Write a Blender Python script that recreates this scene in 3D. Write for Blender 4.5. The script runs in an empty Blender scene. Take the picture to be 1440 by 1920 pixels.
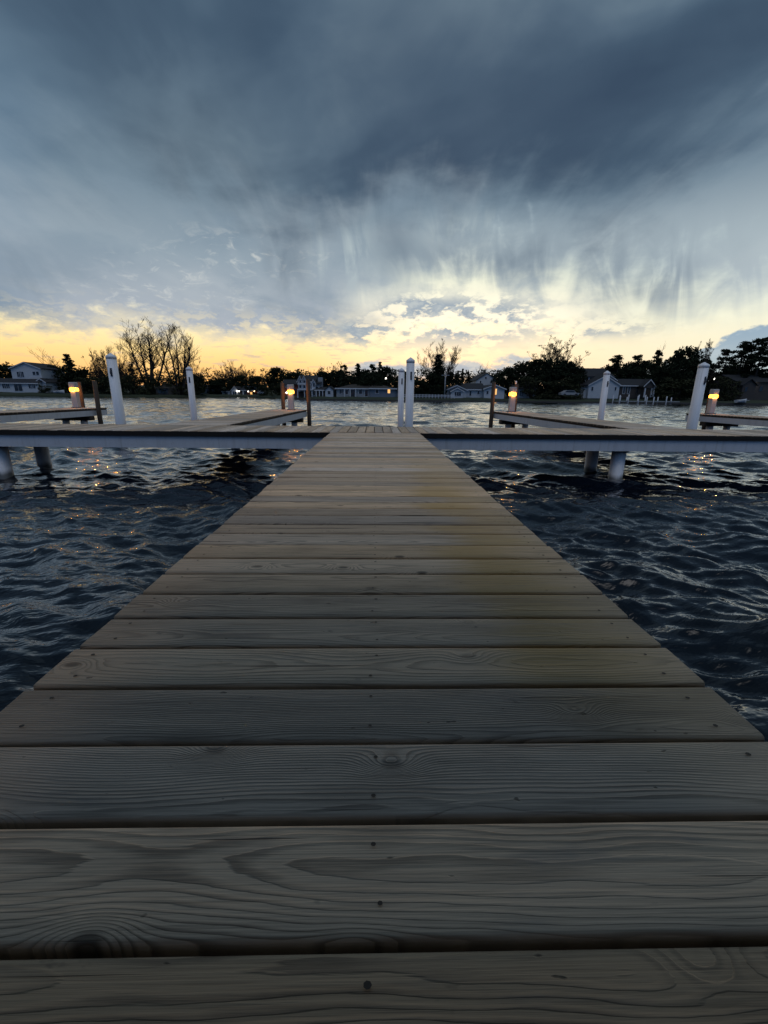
import bpy, bmesh, math, random
import numpy as np
from mathutils import Vector, Matrix

random.seed(7)
R = math.radians
SC = bpy.context.scene
COL = SC.collection
SC.render.engine = 'CYCLES'
SC.view_settings.view_transform = 'Standard'
SC.view_settings.look = 'None'
SC.view_settings.exposure = 0.0
SC.view_settings.gamma = 1.0
SC.cycles.max_bounces = 6
SC.cycles.diffuse_bounces = 2
SC.cycles.glossy_bounces = 4
SC.cycles.caustics_reflective = False
SC.cycles.caustics_refractive = False


def lin(r, g, b):
    f = lambda c: ((c / 255 + 0.055) / 1.055) ** 2.4 if c > 10 else c / 255 / 12.92
    return (f(r), f(g), f(b), 1.0)


# ------------------------------------------------------------------ camera
F_PX, CX, CY = 800.0, 720.0, 960.0          # focal length in pixels of the 1440 x 1920 photograph
PITCH, YAW, ROLL = R(15.4), R(1.28), R(0.60)
CAM = Vector((0, 0, 0.60))
Fh = Vector((math.sin(YAW), math.cos(YAW), 0))
Rh = Vector((math.cos(YAW), -math.sin(YAW), 0))
ZV = Vector((0, 0, 1))
FW = Fh * math.cos(PITCH) - ZV * math.sin(PITCH)
U0 = Fh * math.sin(PITCH) + ZV * math.cos(PITCH)
RT = Rh * math.cos(ROLL) + U0 * math.sin(ROLL)
UP = U0 * math.cos(ROLL) - Rh * math.sin(ROLL)
cd = bpy.data.cameras.new('camera')
cam = bpy.data.objects.new('camera', cd)
COL.objects.link(cam)
m = Matrix((RT, UP, -FW)).transposed().to_4x4()
m.translation = CAM
cam.matrix_world = m
cd.sensor_fit = 'HORIZONTAL'
cd.sensor_width = 36.0
cd.lens = 36.0 * F_PX / 1440.0
cd.clip_start, cd.clip_end = 0.02, 5000
SC.camera = cam


def at(px, py, Y):
    """Photo pixel -> the place seen there at distance Y down the dock."""
    d = FW + RT * ((px - CX) / F_PX) + UP * ((CY - py) / F_PX)
    return CAM + d * ((Y - CAM.y) / d.y)


# ------------------------------------------------------------------ tagging
def tag(o, label=None, cat=None, group=None, kind=None):
    if label: o['label'] = label
    if cat: o['category'] = cat
    if group: o['group'] = group
    if kind: o['kind'] = kind
    return o


def thing(name, label, cat, loc=(0, 0, 0), rz=0.0, group=None):
    o = bpy.data.objects.new(name, None)
    o.empty_display_size = 0.3
    COL.objects.link(o)
    o.location = loc
    o.rotation_euler = (0, 0, rz)
    return tag(o, label, cat, group)


def copy_tree(o, parent=None):
    c = o.copy()
    COL.objects.link(c)
    c.parent = parent
    for ch in [x for x in bpy.data.objects if x.parent is o]:
        copy_tree(ch, c)
    return c


# ------------------------------------------------------------------ mesh builder
class MB:
    def __init__(s):
        s.v, s.f, s.mi, s.cur, s.sm, s.uv = [], [], [], 0, [], None

    def face(s, idx, smooth=False):
        s.f.append(idx); s.mi.append(s.cur); s.sm.append(smooth)

    def box(s, x0, x1, y0, y1, z0, z1):
        b = len(s.v)
        s.v += [(x0, y0, z0), (x1, y0, z0), (x1, y1, z0), (x0, y1, z0), (x0, y0, z1), (x1, y0, z1), (x1, y1, z1), (x0, y1, z1)]
        for q in ((0, 3, 2, 1), (4, 5, 6, 7), (0, 1, 5, 4), (1, 2, 6, 5), (2, 3, 7, 6), (3, 0, 4, 7)):
            s.face([b + k for k in q])
        return s

    def bbox(s, x0, x1, y0, y1, z0, z1, r):
        """box with chamfered vertical and top edges"""
        b = len(s.v)
        def ring(z, i):
            return [(x0 + i, y0 + i - r if False else y0 + i, z), (x1 - i, y0 + i, z), (x1 - i, y1 - i, z), (x0 + i, y1 - i, z)]
        def oct_(z, i):
            a, c = x0 + i, x1 - i
            d, e = y0 + i, y1 - i
            return [(a + r, d, z), (c - r, d, z), (c, d + r, z), (c, e - r, z), (c - r, e, z), (a + r, e, z), (a, e - r, z), (a, d + r, z)]
        s.v += oct_(z0, 0) + oct_(z1 - r, 0) + oct_(z1, r * 0.8)
        for k in range(8):
            n = (k + 1) % 8
            s.face([b + k, b + n, b + 8 + n, b + 8 + k])
            s.face([b + 8 + k, b + 8 + n, b + 16 + n, b + 16 + k])
        s.face([b + 16 + k for k in range(8)])
        s.face([b + k for k in reversed(range(8))])
        return s

    def tube(s, pts, rads, n=6, cap=True, smooth=True):
        pts = [Vector(p) for p in pts]
        b0 = len(s.v)
        prev = None
        for i, p in enumerate(pts):
            d = (pts[min(i + 1, len(pts) - 1)] - pts[max(i - 1, 0)])
            if d.length < 1e-9: d = Vector((0, 0, 1))
            d.normalize()
            a = prev if prev is not None else (Vector((1, 0, 0)) if abs(d.x) < 0.9 else Vector((0, 1, 0)))
            u = (a - d * a.dot(d))
            if u.length < 1e-6: u = d.orthogonal()
            u.normalize()
            prev = u
            w = d.cross(u)
            for k in range(n):
                t = 2 * math.pi * k / n
                s.v.append(tuple(p + (u * math.cos(t) + w * math.sin(t)) * rads[i]))
        for i in range(len(pts) - 1):
            for k in range(n):
                a, c = b0 + i * n + k, b0 + i * n + (k + 1) % n
                s.face([a, c, c + n, a + n], smooth)
        if cap:
            s.face([b0 + k for k in reversed(range(n))])
            e = b0 + (len(pts) - 1) * n
            s.face([e + k for k in range(n)])
        return s

    def lathe(s, cx, cy, prof, n=20, smooth=True):
        """prof: list of (radius, z)"""
        b0 = len(s.v)
        for r, z in prof:
            for k in range(n):
                t = 2 * math.pi * k / n
                s.v.append((cx + r * math.cos(t), cy + r * math.sin(t), z))
        for i in range(len(prof) - 1):
            for k in range(n):
                a, c = b0 + i * n + k, b0 + i * n + (k + 1) % n
                s.face([a, c, c + n, a + n], smooth)
        s.face([b0 + k for k in reversed(range(n))])
        e = b0 + (len(prof) - 1) * n
        s.face([e + k for k in range(n)])
        return s

    def prism(s, poly, axis, a, b):
        """polygon of (h, z) extruded along axis 'x' or 'y' from a to b"""
        base = len(s.v)
        n = len(poly)
        for t in (a, b):
            for h, z in poly:
                s.v.append((t, h, z) if axis == 'x' else (h, t, z))
        s.face([base + k for k in range(n)])
        s.face([base + n + k for k in reversed(range(n))])
        for k in range(n):
            j = (k + 1) % n
            s.face([base + k, base + n + k, base + n + j, base + j])
        return s

    def quad(s, a, b, c, d):
        i = len(s.v)
        s.v += [tuple(a), tuple(b), tuple(c), tuple(d)]
        s.face([i, i + 1, i + 2, i + 3])
        return s

    def mesh(s, name, mats):
        me = bpy.data.meshes.new(name)
        me.from_pydata(s.v, [], s.f)
        for mt in (mats if isinstance(mats, (list, tuple)) else [mats]):
            me.materials.append(mt)
        me.polygons.foreach_set('material_index', s.mi)
        me.polygons.foreach_set('use_smooth', s.sm)
        if s.uv is not None:
            lay = me.uv_layers.new(name='UVMap')
            li = np.zeros(len(me.loops), dtype=np.int32)
            me.loops.foreach_get('vertex_index', li)
            lay.data.foreach_set('uv', np.array(s.uv, dtype=np.float32)[li].ravel())
        me.update()
        return me

    def build(s, name, mats, parent=None, fix=True):
        me = s.mesh(name, mats)
        if fix:
            bm = bmesh.new(); bm.from_mesh(me)
            bmesh.ops.recalc_face_normals(bm, faces=bm.faces)
            bm.to_mesh(me); bm.free()
        o = bpy.data.objects.new(name, me)
        COL.objects.link(o)
        if parent: o.parent = parent
        return o


# ------------------------------------------------------------------ node helpers
class NT:
    def __init__(s, tree):
        s.t = tree

    def new(s, typ, **kw):
        n = s.t.nodes.new(typ)
        for k, v in kw.items():
            setattr(n, k, v)
        return n

    def link(s, a, b):
        s.t.links.new(a, b)

    def E(s, sock):
        return X(s, sock)

    def const(s, v):
        n = s.new('ShaderNodeValue'); n.outputs[0].default_value = v
        return X(s, n.outputs[0])

    def vec(s, x, y, z=0.0):
        n = s.new('ShaderNodeCombineXYZ')
        for i, c in enumerate((x, y, z)):
            put(s, c, n.inputs[i])
        return n.outputs[0]

    def noise(s, x, y, z=0.0, detail=4, rough=0.5, scale=1.0, dist=0.0, color=False):
        n = s.new('ShaderNodeTexNoise')
        s.link(s.vec(x, y, z), n.inputs['Vector'])
        n.inputs['Scale'].default_value = scale
        n.inputs['Detail'].default_value = detail
        n.inputs['Roughness'].default_value = rough
        n.inputs['Distortion'].default_value = dist
        return X(s, n.outputs['Color'] if color else n.outputs['Fac'])

    def noisev(s, vec, scale=1.0, detail=4, rough=0.5):
        n = s.new('ShaderNodeTexNoise')
        s.link(vec, n.inputs['Vector'])
        n.inputs['Scale'].default_value = scale
        n.inputs['Detail'].default_value = detail
        n.inputs['Roughness'].default_value = rough
        return X(s, n.outputs['Fac'])

    def mix(s, f, a, b, mode='MIX'):
        n = s.new('ShaderNodeMix', data_type='RGBA', blend_type=mode)
        put(s, f, n.inputs[0])
        put(s, a, n.inputs[6])
        put(s, b, n.inputs[7])
        return X(s, n.outputs[2])

    def ramp(s, f, stops, interp='LINEAR'):
        n = s.new('ShaderNodeValToRGB')
        n.color_ramp.interpolation = interp
        el = n.color_ramp.elements
        while len(el) > 1: el.remove(el[-1])
        el[0].position = stops[0][0]; el[0].color = stops[0][1]
        for p, c in stops[1:]:
            e = el.new(p); e.color = c
        put(s, f, n.inputs[0])
        return X(s, n.outputs[0])

    def smooth(s, x, a, b):
        n = s.new('ShaderNodeMapRange', interpolation_type='SMOOTHSTEP')
        put(s, x, n.inputs[0])
        put(s, a, n.inputs[1]); put(s, b, n.inputs[2])
        n.inputs[3].default_value = 0; n.inputs[4].default_value = 1
        return X(s, n.outputs[0])


def put(nt, v, sock):
    if isinstance(v, X): nt.link(v.s, sock)
    elif isinstance(v, (int, float)):
        sock.default_value = v if sock.type == 'VALUE' else ((v, v, v, 1) if sock.type == 'RGBA' else (v, v, v))
    elif isinstance(v, tuple): sock.default_value = v
    else: nt.link(v, sock)


class X:
    def __init__(s, nt, sock):
        s.nt, s.s = nt, sock

    def op(s, o, *a):
        n = s.nt.new('ShaderNodeMath', operation=o)
        put(s.nt, s, n.inputs[0])
        for i, v in enumerate(a):
            put(s.nt, v, n.inputs[i + 1])
        return X(s.nt, n.outputs[0])

    def __add__(s, o): return s.op('ADD', o)
    __radd__ = __add__
    def __sub__(s, o): return s.op('SUBTRACT', o)
    def __rsub__(s, o): return s.op('MULTIPLY', -1.0).op('ADD', o)
    def __mul__(s, o): return s.op('MULTIPLY', o)
    __rmul__ = __mul__
    def __truediv__(s, o): return s.op('DIVIDE', o)
    def max(s, o): return s.op('MAXIMUM', o)
    def min(s, o): return s.op('MINIMUM', o)
    def sqrt(s): return s.op('SQRT')
    def frac(s): return s.op('FRACT')
    def clamp(s): return s.op('MAXIMUM', 0.0).op('MINIMUM', 1.0)


def material(name):
    mt = bpy.data.materials.new(name)
    mt.use_nodes = True
    nt = NT(mt.node_tree)
    b = mt.node_tree.nodes['Principled BSDF']
    return mt, nt, b


def simple(name, col, rough=0.6, var=0.25, scale=3.0, bump=0.0, spec=0.4, emit=None, estr=0.0, stretch=(1, 1, 1), metal=0.0):
    """base colour broken up with two noises (dirt and mottling)"""
    mt, nt, b = material(name)
    tc = nt.new('ShaderNodeTexCoord')
    mp = nt.new('ShaderNodeMapping')
    mp.inputs['Scale'].default_value = stretch
    nt.link(tc.outputs['Object'], mp.inputs['Vector'])
    n1 = nt.noisev(mp.outputs[0], scale, 5, 0.6)
    n2 = nt.noisev(mp.outputs[0], scale * 6.3, 3, 0.6)
    f = (n1 * 0.65 + n2 * 0.35)
    dark = tuple(c * (1 - var) for c in col[:3]) + (1,)
    lite = tuple(min(1, c * (1 + var * 0.6)) for c in col[:3]) + (1,)
    c = nt.ramp(f, [(0.3, dark), (0.7, lite)])
    put(nt, c, b.inputs['Base Color'])
    put(nt, f * 0.25 + (rough - 0.12), b.inputs['Roughness'])
    b.inputs['Specular IOR Level'].default_value = spec
    b.inputs['Metallic'].default_value = metal
    if bump:
        bp = nt.new('ShaderNodeBump')
        bp.inputs['Strength'].default_value = bump
        bp.inputs['Distance'].default_value = 0.01
        put(nt, n2, bp.inputs['Height'])
        nt.link(bp.outputs[0], b.inputs['Normal'])
    if emit:
        b.inputs['Emission Color'].default_value = emit
        b.inputs['Emission Strength'].default_value = estr
    return mt


# ------------------------------------------------------------------ sky
def build_world():
    w = bpy.data.worlds.new('World')
    SC.world = w
    w.use_nodes = True
    nt = NT(w.node_tree)
    bg = w.node_tree.nodes['Background']
    tc = nt.new('ShaderNodeTexCoord')
    sp = nt.new('ShaderNodeSeparateXYZ')
    nt.link(tc.outputs['Generated'], sp.inputs[0])
    x, y, z = (X(nt, sp.outputs[i]) for i in range(3))
    az = x.op('ARCTAN2', y) * 57.2958
    el = z.op('ARCSINE') * 57.2958
    # cloud plane coordinates: streets of cloud run away to the horizon
    zc = z.max(0.0) + 0.16
    pu, pv = x / zc, y / zc

    def g(a0, sa, e0, se):
        p = ((az - a0) / sa)
        q = ((el - e0) / se)
        return nt.const(2.71828).op('POWER', (p * p + q * q) * -1.0)

    # clear sky behind the clouds
    e01 = el / 40.0
    left = nt.ramp(e01, [(0.0, lin(246, 172, 112)), (0.05, lin(250, 194, 120)), (0.11, lin(251, 217, 148)), (0.17, lin(251, 232, 180)),
                         (0.27, lin(222, 226, 214)), (0.42, lin(175, 196, 210)), (0.7, lin(120, 148, 172)), (1, lin(92, 118, 146))])
    right = nt.ramp(e01, [(0.0, lin(244, 200, 168)), (0.05, lin(246, 216, 178)), (0.13, lin(249, 233, 196)), (0.22, lin(247, 242, 220)),
                          (0.33, lin(232, 238, 218)), (0.46, lin(190, 208, 214)), (0.7, lin(126, 150, 172)), (1, lin(92, 118, 146))])
    c = nt.mix(nt.smooth(az, -14.0, 8.0), left, right)
    c = nt.mix(nt.smooth(az, 18.0, 34.0) * 0.75, c, nt.ramp(e01, [(0.0, lin(238, 208, 184)), (0.10, lin(240, 228, 198)), (0.2, lin(232, 236, 214)), (0.33, lin(206, 222, 218)), (0.5, lin(160, 184, 198)), (0.8, lin(104, 130, 156))]))
    c = nt.mix(1.0, c, nt.mix(nt.smooth(el, 9.0, 20.0), (1.12, 1.10, 1.08, 1), (1.0, 1.0, 1.0, 1)), 'MULTIPLY')
    ns = nt.new('ShaderNodeTexSky', sky_type='NISHITA')
    ns.sun_disc = False
    ns.sun_elevation = R(2.0)
    ns.sun_rotation = R(8.0)
    c = nt.mix(0.012, c, X(nt, ns.outputs[0]), 'ADD')

    # shared noises
    lump = nt.noise(az * 0.20, el * 0.42, 3.1, 7, 0.56, dist=0.15)
    big = nt.noise(az * 0.06, el * 0.13, 7.7, 2, 0.5)
    fan = nt.noise(pu * 2.2, pv * 1.0, 1.0, 3, 0.5, dist=0.6)
    fanf = nt.noise(pu * 8.0, pv * 1.25, 5.0, 4, 0.55, dist=0.9)
    virga = nt.noise(az * 0.30 + el * 0.05, el * 0.12, 6.0, 5, 0.50, dist=1.1)
    fine = nt.noise(az * 0.55, el * 1.15, 9.3, 7, 0.62, dist=0.2)

    # lavender mid cloud: solid on the left, torn on the right
    lav = nt.ramp(e01, [(0.10, lin(184, 186, 194)), (0.22, lin(171, 180, 190)), (0.36, lin(148, 164, 176)), (0.50, lin(122, 142, 157)), (0.8, lin(96, 116, 134))])
    lav = nt.mix(nt.smooth(az, -31.0, -42.0) * 0.8, lav, lin(122, 146, 168))
    lav = nt.mix(nt.smooth(fan, 0.42, 0.70) * 0.35, lav, lin(188, 196, 201))
    lav = nt.mix(nt.smooth(az, -6.0, 10.0) * nt.smooth(el, 21.0, 13.0) * 0.5, lav, lin(192, 205, 208))
    cover_l = nt.smooth(az + (big - 0.5) * 40.0 + (lump - 0.5) * 16.0, 7.0, -9.0)
    edge = nt.smooth(el + (lump - 0.5) * 6.5 + (fine - 0.5) * 6.0 + (big - 0.5) * 3.0, 4.6, 8.0)
    m_left = cover_l * edge
    m_right = (1.0 - cover_l) * nt.smooth(lump * 0.45 + virga * 0.55 + nt.smooth(el, 8.0, 17.0) * 0.34 - g(15.0, 20.0, 8.0, 5.0) * 0.06 - g(4.0, 13.0, 13.5, 4.5) * 0.17 + g(40.0, 9.0, 11.0, 4.0) * 0.16, 0.40, 0.80) * nt.smooth(el, 5.0, 11.0)
    mA = (m_left + m_right).clamp()
    c = nt.mix(mA, c, lav)

    c = nt.mix(nt.smooth(nt.noise(az * 0.10, el * 0.20, 21.0, 5, 0.55, dist=0.4), 0.46, 0.66) * m_left * 0.5, c, lin(128, 147, 163))
    # torn bright holes in the left cloud
    wisp = nt.noise(az * 0.42 + el * 0.35, el * 0.95 - az * 0.18, 12.0, 7, 0.66, dist=0.9)
    holes = nt.smooth(wisp, 0.50, 0.72) * (g(-14.0, 7.5, 15.0, 2.0) + g(-24.0, 4.0, 12.3, 1.6) + g(-27.0, 6.0, 9.6, 1.6) + g(-16.0, 5.0, 10.0, 1.8) * 0.7).clamp() * 0.55
    c = nt.mix(holes, c, lin(226, 227, 220))
    # sunset rim of the left cloud
    rim = nt.smooth(fine, 0.48, 0.60) * g(-8.0, 30.0, 7.0, 1.8) * 0.65
    c = nt.mix(rim, c, lin(252, 234, 186))

    # small broken clouds in the bright gap
    mE = nt.smooth(lump * 0.6 + fine * 0.4, 0.46, 0.54) * (g(12.0, 7.5, 8.8, 2.4) * 1.5 + g(-1.5, 6.0, 7.4, 1.6) * 1.2 + g(26.0, 5.0, 7.4, 0.9) + g(4.0, 4.0, 10.2, 1.4)).clamp()
    c = nt.mix(mE * 0.9, c, nt.mix(nt.smooth(fine, 0.45, 0.7), lin(146, 163, 180), lin(186, 195, 199)))
    # thin flecks low over the sunset
    mF = nt.smooth(nt.noise(az * 0.35, el * 2.2, 2.2, 6, 0.6), 0.55, 0.64) * g(-10.0, 28.0, 3.8, 2.0) * 0.6
    c = nt.mix(mF, c, lin(196, 180, 172))
    # low bank in the middle
    topD = 4.3 - ((az - 9.0) / 13.0).op('POWER', 2.0) * 1.0 + (lump - 0.5) * 5.0 + (fine - 0.5) * 2.2
    mD = nt.smooth(topD - el, -0.3, 0.5) * nt.smooth(el, 1.4, 2.6) * nt.smooth(az, -7.0, -1.0) * nt.smooth(az, 34.0, 25.0) * 0.92
    c = nt.mix(mD, c, nt.mix(nt.smooth(fine, 0.4, 0.65), lin(172, 184, 197), lin(208, 209, 206)))
    # cumulus bank low on the right
    topC = nt.smooth(az, 29.0, 43.0) * 4.2 + 2.9 + (lump - 0.5) * 4.2 + (fine - 0.5) * 1.8
    mC = nt.smooth(topC - el, -0.12, 0.4) * nt.smooth(az, 23.0, 30.0) * 0.95
    cc = nt.mix(nt.smooth(el, 2.0, 7.0), lin(184, 199, 202), lin(146, 171, 192))
    c = nt.mix(mC, c, nt.mix(nt.smooth(fine, 0.5, 0.7) * 0.4, cc, lin(196, 208, 214)))

    c = nt.mix((g(-3.5, 3.5, 15.5, 3.0) + g(11.0, 5.0, 17.6, 1.6)).clamp() * nt.smooth(virga, 0.42, 0.62) * 0.55, c, lin(202, 214, 212))
    # rain curtains below the dark deck
    curtains = (g(30.0, 6.0, 12.0, 3.8) * 0.75 + g(-10.5, 2.6, 15.0, 4.5) * 0.75 + g(2.0, 2.4, 16.5, 3.0) * 0.6 + g(10.0, 6.0, 15.5, 2.2) * 0.6 + g(-39.0, 5.0, 10.5, 2.6) * 0.5 + g(18.5, 6.0, 14.5, 2.4) * 0.65)
    mV = (curtains * nt.smooth(virga * 0.6 + fan * 0.25 + lump * 0.15, 0.28, 0.66)).clamp()
    c = nt.mix(mV, c, lin(110, 126, 141))

    # the dark deck itself
    e0 = 19.2 + g(8.0, 10.0, 19.0, 40.0) * 2.6 - g(24.0, 7.0, 15.0, 40.0) * 1.8 + g(-27.0, 10.0, 15.0, 40.0) * 1.6 + g(44.0, 9.0, 15.0, 40.0) * 5.0
    mB = nt.smooth(el - e0 + (fan - 0.5) * 12.0 + (fanf - 0.5) * 5.0 + (lump - 0.5) * 7.0 + (big - 0.5) * 5.0, -4.5, 5.0)
    pn = nt.noise(pu * 1.35 + 3.0 + pv * 0.4, pv * 1.5, 4.0, 4, 0.5, dist=0.3)
    pn2 = nt.noise(pu * 3.4, pv * 2.6, 8.0, 4, 0.55, dist=0.5)
    tone = pn * 0.72 + pn2 * 0.28
    deck = nt.ramp(tone, [(0.34, lin(54, 73, 94)), (0.47, lin(70, 91, 111)), (0.57, lin(92, 113, 131)), (0.68, lin(120, 140, 154))])
    deck = nt.mix(g(14.0, 20.0, 26.0, 6.0) * 0.6, deck, lin(60, 77, 98))
    deck = nt.mix(g(4.0, 18.0, 32.0, 7.0) * 0.55, deck, lin(58, 77, 99))
    deck = nt.mix(g(-40.0, 12.0, 20.0, 8.0) * 0.55, deck, lin(112, 140, 164))
    deck = nt.mix(g(-20.0, 9.0, 22.0, 5.0) * 0.4, deck, lin(112, 128, 138))
    deck = nt.mix(g(43.0, 8.0, 18.0, 7.0) * 0.5, deck, lin(112, 138, 160))
    c = nt.mix(mB * 0.97, c, deck)

    # unseen sky over and behind the camera, brightened to light the deck
    back = nt.smooth(y, -0.06, -0.58)
    patch = nt.smooth(nt.noise(pu * 0.8, pv * 0.8, 2.0, 4, 0.5), 0.35, 0.7)
    bc = nt.mix(patch, (3.0, 3.0, 3.1, 1), (4.1, 4.0, 3.9, 1))
    bc = nt.mix(nt.smooth(el, 78.0, 40.0), bc, (0.09, 0.18, 0.36, 1))
    c = nt.mix(back, c, bc)
    # below the horizon (never seen: land and water cover it)
    c = nt.mix(nt.smooth(z, -0.005, -0.03), c, (0.04, 0.045, 0.05, 1))
    put(nt, c, bg.inputs['Color'])
    bg.inputs['Strength'].default_value = 1.0


build_world()

# ------------------------------------------------------------------ materials
def wood_deck(name, light, dark, gap_tint, lamp_glow=False):
    """flat-sawn weathered planks; UV = metres along / across each board"""
    mt, nt, b = material(name)
    uv = nt.new('ShaderNodeUVMap'); uv.uv_map = 'UVMap'
    sp = nt.new('ShaderNodeSeparateXYZ'); nt.link(uv.outputs[0], sp.inputs[0])
    u, v = X(nt, sp.outputs[0]), X(nt, sp.outputs[1])
    geo = nt.new('ShaderNodeNewGeometry')
    rnd = X(nt, geo.outputs['Random Per Island'])
    r2 = (rnd * 17.13).frac()
    r3 = (rnd * 71.7).frac()
    s = rnd * 53.0
    # pith wandering under the board
    yp = (r2 - 0.5) * 0.13 + (nt.noise(u * 1.1, s, 0.0, 2) - 0.5) * 0.11
    zp = r3 * 0.05 + 0.012 + (nt.noise(u * 1.2, s + 9.0, 0.0, 2) - 0.5) * 0.075
    dv = v - yp
    rad = (dv * dv + zp * zp).sqrt()
    rad = rad + (nt.noise(u * 2.5, v * 22.0, s, 3) - 0.5) * 0.006
    # knots
    vo = nt.new('ShaderNodeTexVoronoi', voronoi_dimensions='2D')
    nt.link(nt.vec(u * 3.2, (v + s * 3.0) * 6.5, 0.0), vo.inputs['Vector'])
    vo.inputs['Scale'].default_value = 1.0
    vo.inputs['Randomness'].default_value = 0.55
    kd = X(nt, vo.outputs['Distance'])
    kc = nt.new('ShaderNodeSeparateXYZ'); nt.link(vo.outputs['Color'], kc.inputs[0])
    ksel = nt.smooth(X(nt, kc.outputs[0]), 0.62, 0.66)
    kn = nt.const(2.71828).op('POWER', (kd * kd) * -42.0) * ksel
    rad = rad + kn * 0.030
    ph = (rad / (0.0042 + r2 * 0.0035)) + (nt.noise(u * 7.0, v * 70.0, s, 3) - 0.5) * 0.9
    fr = ph.frac()
    late = nt.smooth(fr, 0.35, 0.86) * nt.smooth(fr, 1.0, 0.90)
    fib = nt.noise(u * 5.0, v * 330.0, s, 3, 0.6)
    fib2 = nt.noise(u * 22.0, v * 900.0, s, 2, 0.6)
    blot = nt.noise(u * 2.2, v * 9.0, s + 2.0, 5, 0.6)
    lstr = nt.smooth(nt.noise(u * 2.0, v * 16.0, s + 4.0, 3), 0.30, 0.68)
    c = nt.mix(late * (lstr * 0.72 + 0.08), light, dark)
    c = nt.mix(nt.smooth(fib, 0.42, 0.75) * 0.42, c, tuple(k * 0.62 for k in dark[:3]) + (1,))
    c = nt.mix(nt.smooth(fib2, 0.5, 0.8) * 0.22, c, tuple(min(1, k * 1.25) for k in light[:3]) + (1,))
    c = nt.mix(nt.smooth(blot, 0.5, 0.75) * 0.45, c, tuple(k * 0.72 for k in dark[:3]) + (1,))
    # bluish weather stain
    wst = nt.noise(u * 3.0, v * 14.0, s + 31.0, 4, 0.6)
    c = nt.mix(nt.smooth(wst, 0.60, 0.74) * 0.35, c, (0.19, 0.19, 0.21, 1))
    dirt = nt.smooth(nt.noise(u * 9.0, v * 22.0, s + 44.0, 4, 0.65), 0.66, 0.74)
    c = nt.mix(dirt * 0.55, c, (0.060, 0.052, 0.050, 1))
    # knot hearts, checks
    heart = nt.smooth(kd + (fib - 0.5) * 0.05, 0.085, 0.03) * ksel * nt.smooth(r3, 0.35, 0.6)
    c = nt.mix(heart * 0.75, c, (0.055, 0.036, 0.022, 1))
    chk = nt.smooth(nt.noise(u * 1.3, v * 70.0, s + 5.0, 2, 0.5), 0.675, 0.70)
    c = nt.mix(chk * 0.8, c, (0.03, 0.024, 0.018, 1))
    pit = nt.smooth(nt.noise(u * 26.0, v * 60.0, s + 15.0, 2, 0.5), 0.72, 0.77)
    c = nt.mix(pit * 0.7, c, (0.045, 0.036, 0.028, 1))
    # whole boards differ
    hv = nt.new('ShaderNodeHueSaturation')
    put(nt, r3 * 0.55 + 0.66, hv.inputs['Value'])
    put(nt, r2 * 0.45 + 0.62, hv.inputs['Saturation'])
    put(nt, c, hv.inputs['Color'])
    c = X(nt, hv.outputs[0])
    if lamp_glow:   # warm lamp light painted into the board colour along the right half
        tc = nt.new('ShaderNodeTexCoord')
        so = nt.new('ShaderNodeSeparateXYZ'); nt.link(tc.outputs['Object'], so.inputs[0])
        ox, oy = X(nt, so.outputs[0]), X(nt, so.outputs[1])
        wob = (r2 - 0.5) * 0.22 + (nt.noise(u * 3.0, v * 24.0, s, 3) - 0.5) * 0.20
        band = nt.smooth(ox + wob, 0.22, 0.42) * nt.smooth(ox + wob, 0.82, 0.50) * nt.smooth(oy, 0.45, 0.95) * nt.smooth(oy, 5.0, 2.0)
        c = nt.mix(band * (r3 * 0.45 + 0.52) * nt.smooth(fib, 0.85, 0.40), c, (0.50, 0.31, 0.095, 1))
    put(nt, c, b.inputs['Base Color'])
    put(nt, 0.62 - late * 0.1 + fib * 0.12, b.inputs['Roughness'])
    b.inputs['Specular IOR Level'].default_value = 0.45
    bp = nt.new('ShaderNodeBump')
    bp.inputs['Strength'].default_value = 0.55
    bp.inputs['Distance'].default_value = 0.0022
    put(nt, late * 0.7 - fib * 0.6 - chk * 1.5 - pit * 0.8 - heart * 0.5, bp.inputs['Height'])
    nt.link(bp.outputs[0], b.inputs['Normal'])
    return mt


M = {}
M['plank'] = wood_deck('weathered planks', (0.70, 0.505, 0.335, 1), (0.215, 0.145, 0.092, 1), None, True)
M['plank_plain'] = wood_deck('weathered cross planks', (0.70, 0.505, 0.335, 1), (0.215, 0.145, 0.092, 1), None, False)
M['endgrain'] = simple('wet dark end grain', (0.040, 0.028, 0.020, 1), 0.8, 0.4, 30, 0.3)
M['edge'] = simple('wet edge strip with painted shade', (0.012, 0.010, 0.009, 1), 0.85, 0.4, 8)  # dark board ends, with the shadow on them put into this near-black colour
M['screw'] = simple('rusty screw head', (0.085, 0.060, 0.044, 1), 0.55, 0.4, 60)
M['joist'] = simple('damp dark joist timber', (0.05, 0.036, 0.025, 1), 0.8, 0.4, 6, 0.3, stretch=(1, 8, 8))


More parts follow.
